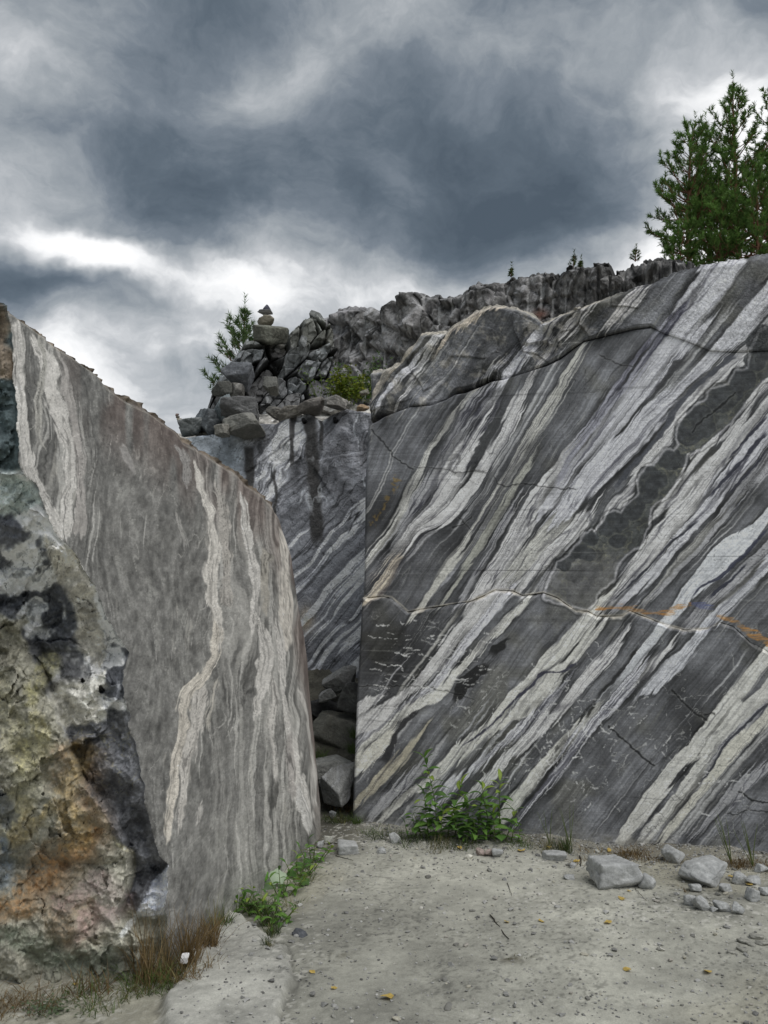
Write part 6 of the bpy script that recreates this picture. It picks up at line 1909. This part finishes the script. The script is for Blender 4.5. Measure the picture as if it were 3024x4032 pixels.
grass('green_grass', 'green grass along the right foot of the left block', [
    (1000, 3590, 240, .16, .12, GRN, .5), (1050, 3640, 240, .16, .10, DGR, .5), (1080, 3680, 150, .14, .06, DGR, .6), (1100, 3560, 200, .12, .10, GRN, .6), (1170, 3480, 200, .12, .10, GRN, .6), (1210, 3420, 160, .10, .08, GRN, .6),
    (930, 3590, 160, .14, .08, GRN, .5), (1060, 3720, 80, .10, .04, DGR, .6)], 62)
grass('wall_foot_grass', 'low grass and weeds along the foot of the sawn wall', [
    (1480, 3285, 160, .10, .12, GRN, .6), (1540, 3300, 200, .14, .12, DGR, .5), (1640, 3310, 260, .16, .16, DGR, .5), (1760, 3325, 300, .12, .20, DGR, .6), (1900, 3330, 300, .12, .20, DGR, .6), (2040, 3330, 260, .10, .18, GRN, .6),
    (2180, 3345, 260, .14, .14, DGR, .5), (2230, 3350, 120, .22, .08, DGR, .2), (2330, 3345, 160, .06, .16, TAN, .8), (2450, 3362, 420, .10, .16, DRY, .8), (2560, 3372, 380, .09, .16, DRY, .8), (2640, 3385, 160, .08, .14, DRY, .8), (2760, 3400, 200, .08, .14, DRY, .8),
    (2880, 3412, 420, .14, .14, DRY, .6), (2960, 3420, 300, .12, .14, DRY, .6), (2270, 3395, 90, .08, .08, DRY, .8), (2700, 3500, 60, .05, .06, DRY, .9), (2010, 3772, 60, .03, .06, DGR, .9), (2060, 3770, 60, .03, .06, DGR, .9)], 63)
grass('cleft_grass', 'dark weeds growing on the floor of the cleft', [
    (1330, 3230, 240, .14, .12, DGR, .5), (1390, 3240, 200, .14, .08, GRN, .5), (1350, 3200, 200, .16, .10, DRY, .5), (1420, 3235, 120, .1, .06, GRN, .5)], 64)
# weeds up in the cleft
T_ = Tri(); rng = random.Random(66)
for (px_, py_, Y_, n_) in ((1395, 2960, 7.45, 200), (1260, 2985, 7.35, 120), (1400, 2900, 7.5, 120)):
    tuft(T_, base_at(px_, py_, Y_), n_, .16, .08, rng, GRN, .4, lean=.5)
tag(T_.build('cleft_weeds', M_LEAF), 'green weeds clinging among the boulders of the cleft', 'weeds', kind='stuff')

# blade clumps standing against the wall at right, and thin stalks
GH = 'upright thin weeds against the sawn wall at right'
for i, (px_, by_, h, n_, lb) in enumerate([(2880, 3402, .36, 5, 'upright thin weed left of the pair near the right edge'), (2965, 3412, .34, 5, 'upright thin weed right of the pair near the right edge'), (2245, 3330, .34, 4, 'thin weed stalk against the wall right of the leafy plants'), (2165, 3325, .3, 3, 'thin bare weed stalk between the leafy plants and the right stalk')]):
    T_ = Tri(); rng = random.Random(70 + i); c = on_ground(px_, by_)
    root = empty('thin_weed', tuple(c), label=lb, cat='weed', group=GH)
    for k in range(n_):
        p = Vector(c); d = Vector((rng.gauss(-.2, .25), rng.gauss(0, .1), 1)).normalized(); q = [p]
        for m_ in range(4):
            d = (d + Vector((rng.gauss(0, .06), 0, 0))).normalized(); q.append(q[-1] + d * h * rng.uniform(.7, 1) / 4)
        tube(T_, q, [.003, .003, .0025, .002, .001], (.05, .09, .02), 4)
    T_.build('stalks', M_STEM, root)

# broad leaved plant at the foot of the left block
b = on_ground(1060, 3490)
root = empty('broad_leaved_plant', tuple(b), label='plant with broad pale green leaves growing under the left block', cat='plant')


def broad_leaf(c, r, nrm, col, seed):
    rng = random.Random(seed); n = 22; V = [(0, 0, 0)]
    for k in range(n):
        a_ = 2 * math.pi * k / n
        rr = r * (1 + .10 * math.sin(a_ * 5 + seed) + rng.gauss(0, .03)) * (1 - .45 * math.exp(-((a_ - math.pi * 1.5) / .35) ** 2))
        V.append((math.cos(a_) * rr, math.sin(a_) * rr, .12 * r * math.cos(a_ * 3)))
    F = [(0, k + 1, (k + 1) % n + 1) for k in range(n)]
    Mx = Vector(nrm).normalized().to_track_quat('Z', 'Y').to_matrix()
    VV = np.array([tuple(Vector(c) + Mx @ Vector(v)) for v in V])
    cc = np.tile(np.array(col), (len(VV), 1)); cc[0] *= 1.2
    o = mesh_np('leaf', VV, np.array(F), M_LEAF, cc, None, True)
    reparent(o, root); return o


for (px_, py_, dY, r, nrm, col, sd_, lb) in [(1092, 3455, -.02, .055, (.3, -.8, .6), (.42, .52, .36), 1, 'palest rounded leaf'), (1030, 3455, -.0, .048, (-.3, -.6, .8), (.14, .34, .05), 2, 'bright green leaf'), (1062, 3495, -.06, .04, (0, -.9, .5), (.16, .24, .12), 3, None),
                                         (1180, 3410, .1, .035, (.3, -.5, .8), (.06, .13, .03), 4, None), (1150, 3440, .05, .035, (0, -.5, .8), (.06, .14, .03), 5, None), (1120, 3500, -.05, .04, (.2, -.5, .8), (.06, .12, .03), 6, None), (1200, 3470, 0, .035, (.4, -.5, .8), (.07, .14, .03), 7, None), (1210, 3390, .1, .03, (.2, -.4, .9), (.06, .13, .03), 8, None), (940, 3540, -.02, .05, (-.4, -.6, .5), (.07, .15, .03), 9, None), (920, 3520, 0, .04, (.5, -.7, .4), (.05, .11, .03), 10, None)]:
    g = on_ground(px_, 3500 if py_ < 3500 else py_ + 20)
    c = base_at(px_, py_, b[1] + dY)
    if px_ > 1140: c = base_at(px_, py_, on_ground(px_, py_ + 18)[1])
    if px_ < 1000: c = base_at(px_, py_, on_ground(px_, py_ + 35)[1])
    o = broad_leaf(c, r, nrm, col, sd_)
    if lb: o['label'] = lb
    st = Tri(); tube(st, [tuple(Vector(c)), ((c[0] + b[0]) / 2, c[1], (c[2] + b[2]) / 2 - .02), (c[0] * .7 + b[0] * .3, c[1] + .02, on_ground(px_, py_ + 30)[2] - .02)], [.002, .0025, .003], (.1, .1, .03), 4)
    st.build('stalk', M_STEM, root)
# small grey-green herb patch bottom left
T_ = Tri(); rng = random.Random(81)
for i in range(150):
    c = Vector(on_ground(rng.gauss(185, 55), rng.gauss(3985, 22))) + Vector((0, 0, rng.uniform(.005, .04)))
    u = Vector((rng.gauss(0, 1), rng.gauss(0, 1), rng.gauss(0, .3))).normalized(); v = u.cross(Vector((0, 0, 1))).normalized(); s_ = rng.uniform(.006, .013)
    g = rng.uniform(.7, 1.3)
    T_.add([c - u * s_, c + v * s_ * .7, c + u * s_, c - v * s_ * .7], [(0, 1, 2), (0, 2, 3)], (.12 * g, .16 * g, .09 * g))
tag(T_.build('creeping_herb', M_LEAF), 'low grey green creeping herb in the bottom left corner', 'herb', kind='stuff')
# dandelion-like scrap: white crumpled seed head in the dry grass
Q, F = rock_verts(901, (.045, .03, .05), 3, 14, 20)
o = mesh_np('white_scrap', Q * (1 + .25 * fbm(Q, 60, 2, 5)[:, None]), F, M_WHITE, None, None, False)
o.location = tuple(base_at(726, 3775, on_ground(726, 3830)[1])); tag(o, 'small crumpled white scrap in the dry grass below the left block', 'litter')

# fallen leaves, twigs
GFL = 'fallen yellow birch leaves'
leaves = [(2052, 3352, 26, 'fallen yellow leaf beside the wall foot stones'), (2162, 3338, 22, 'fallen pale yellow leaf near the wall foot right of the plants'), (2398, 3352, 22, 'bright yellow leaf on the dry grass'), (2268, 3395, 20, 'small yellow leaf below the dry grass edge'),
          (2448, 3542, 24, 'yellow leaf in front of the large flat topped stone'), (2395, 3637, 26, 'yellow leaf on the open floor right of centre'), (2132, 3632, 20, 'small yellow leaf on the open floor above the dirt patch'), (1995, 3634, 18, 'pale leaf at the tip of the twig'),
          (1528, 3932, 40, 'largest tan leaf in the lower left of the floor'), (2786, 3830, 34, 'tan leaf low on the right of the floor'), (2470, 3824, 28, 'faded leaf on the low floor right of centre'), (1228, 3832, 22, 'yellow leaf beside the pale bedrock'), (2880, 3455, 20, 'orange leaf touching the faceted stone'), (2950, 3486, 22, 'orange leaf lying on the small stones at right'), (1315, 3895, 20, 'yellow leaf fragment at the lower left floor'), (1810, 3340, 18, 'faded leaf in front of the leafy plants'), (2475, 3512, 14, 'tiny leaf under the large flat topped stone'), (295, 3880, 16, 'yellow petal in the grass under the broken rock')]
for i, (px_, py_, s_, lb) in enumerate(leaves):
    c = on_ground(px_, py_); r = s_ * c[1] / FPX * .62; rng = random.Random(200 + i); n = 10; V = [(0, 0, .15 * r)]
    for k in range(n):
        a_ = 2 * math.pi * k / n; rr = r * (1 + .12 * rng.gauss(0, 1)) * (1 + .35 * (k == 0)); V.append((math.cos(a_) * rr, math.sin(a_) * rr * .75, rng.uniform(0, .35) * r))
    F = [(0, k + 1, (k + 1) % n + 1) for k in range(n)]
    o = mesh_np('fallen_leaf', np.array(V), np.array(F), M_FALLEN, None, None, False)
    o.location = (c[0], c[1], c[2] + .006); o.rotation_euler = (rng.uniform(-.2, .3), rng.uniform(-.2, .2), rng.uniform(0, 6)); tag(o, lb, 'leaf', GFL)
for (pa, pb, r, lb) in [((1932, 3608), (2000, 3700), .0045, 'dark straight twig lying in the middle of the floor'), ((1998, 3480), (2015, 3532), .0025, 'curved thin twig above the straight one'), ((1320, 3372), (1390, 3392), .003, 'thin twig near the foot of the left block'), ((2500, 3500), (2545, 3550), .002, 'straw leaning in front of the wedge shaped stone'), ((2284, 3375), (2288, 3412), .006, 'short pale stick upright by the wall foot')]:
    A_, B_ = Vector(on_ground(*pa)), Vector(on_ground(*pb)); st = Tri(); rng = random.Random(int(pa[0]))
    q = [A_.lerp(B_, k / 6) + Vector((rng.gauss(0, .004), rng.gauss(0, .004), .006)) for k in range(7)]
    tube(st, q, [r * (1 - .5 * k / 6) for k in range(7)], (.1, .1, .1), 5)
    if pa[0] == 1932:
        tube(st, [q[2], q[2] + Vector((.02, -.01, .006))], [r * .5, r * .3], (.1, .1, .1), 4)
    root = empty('twig', tuple(A_), label=lb, cat='twig')
    st.build('stick', M_TWIG, root, True)
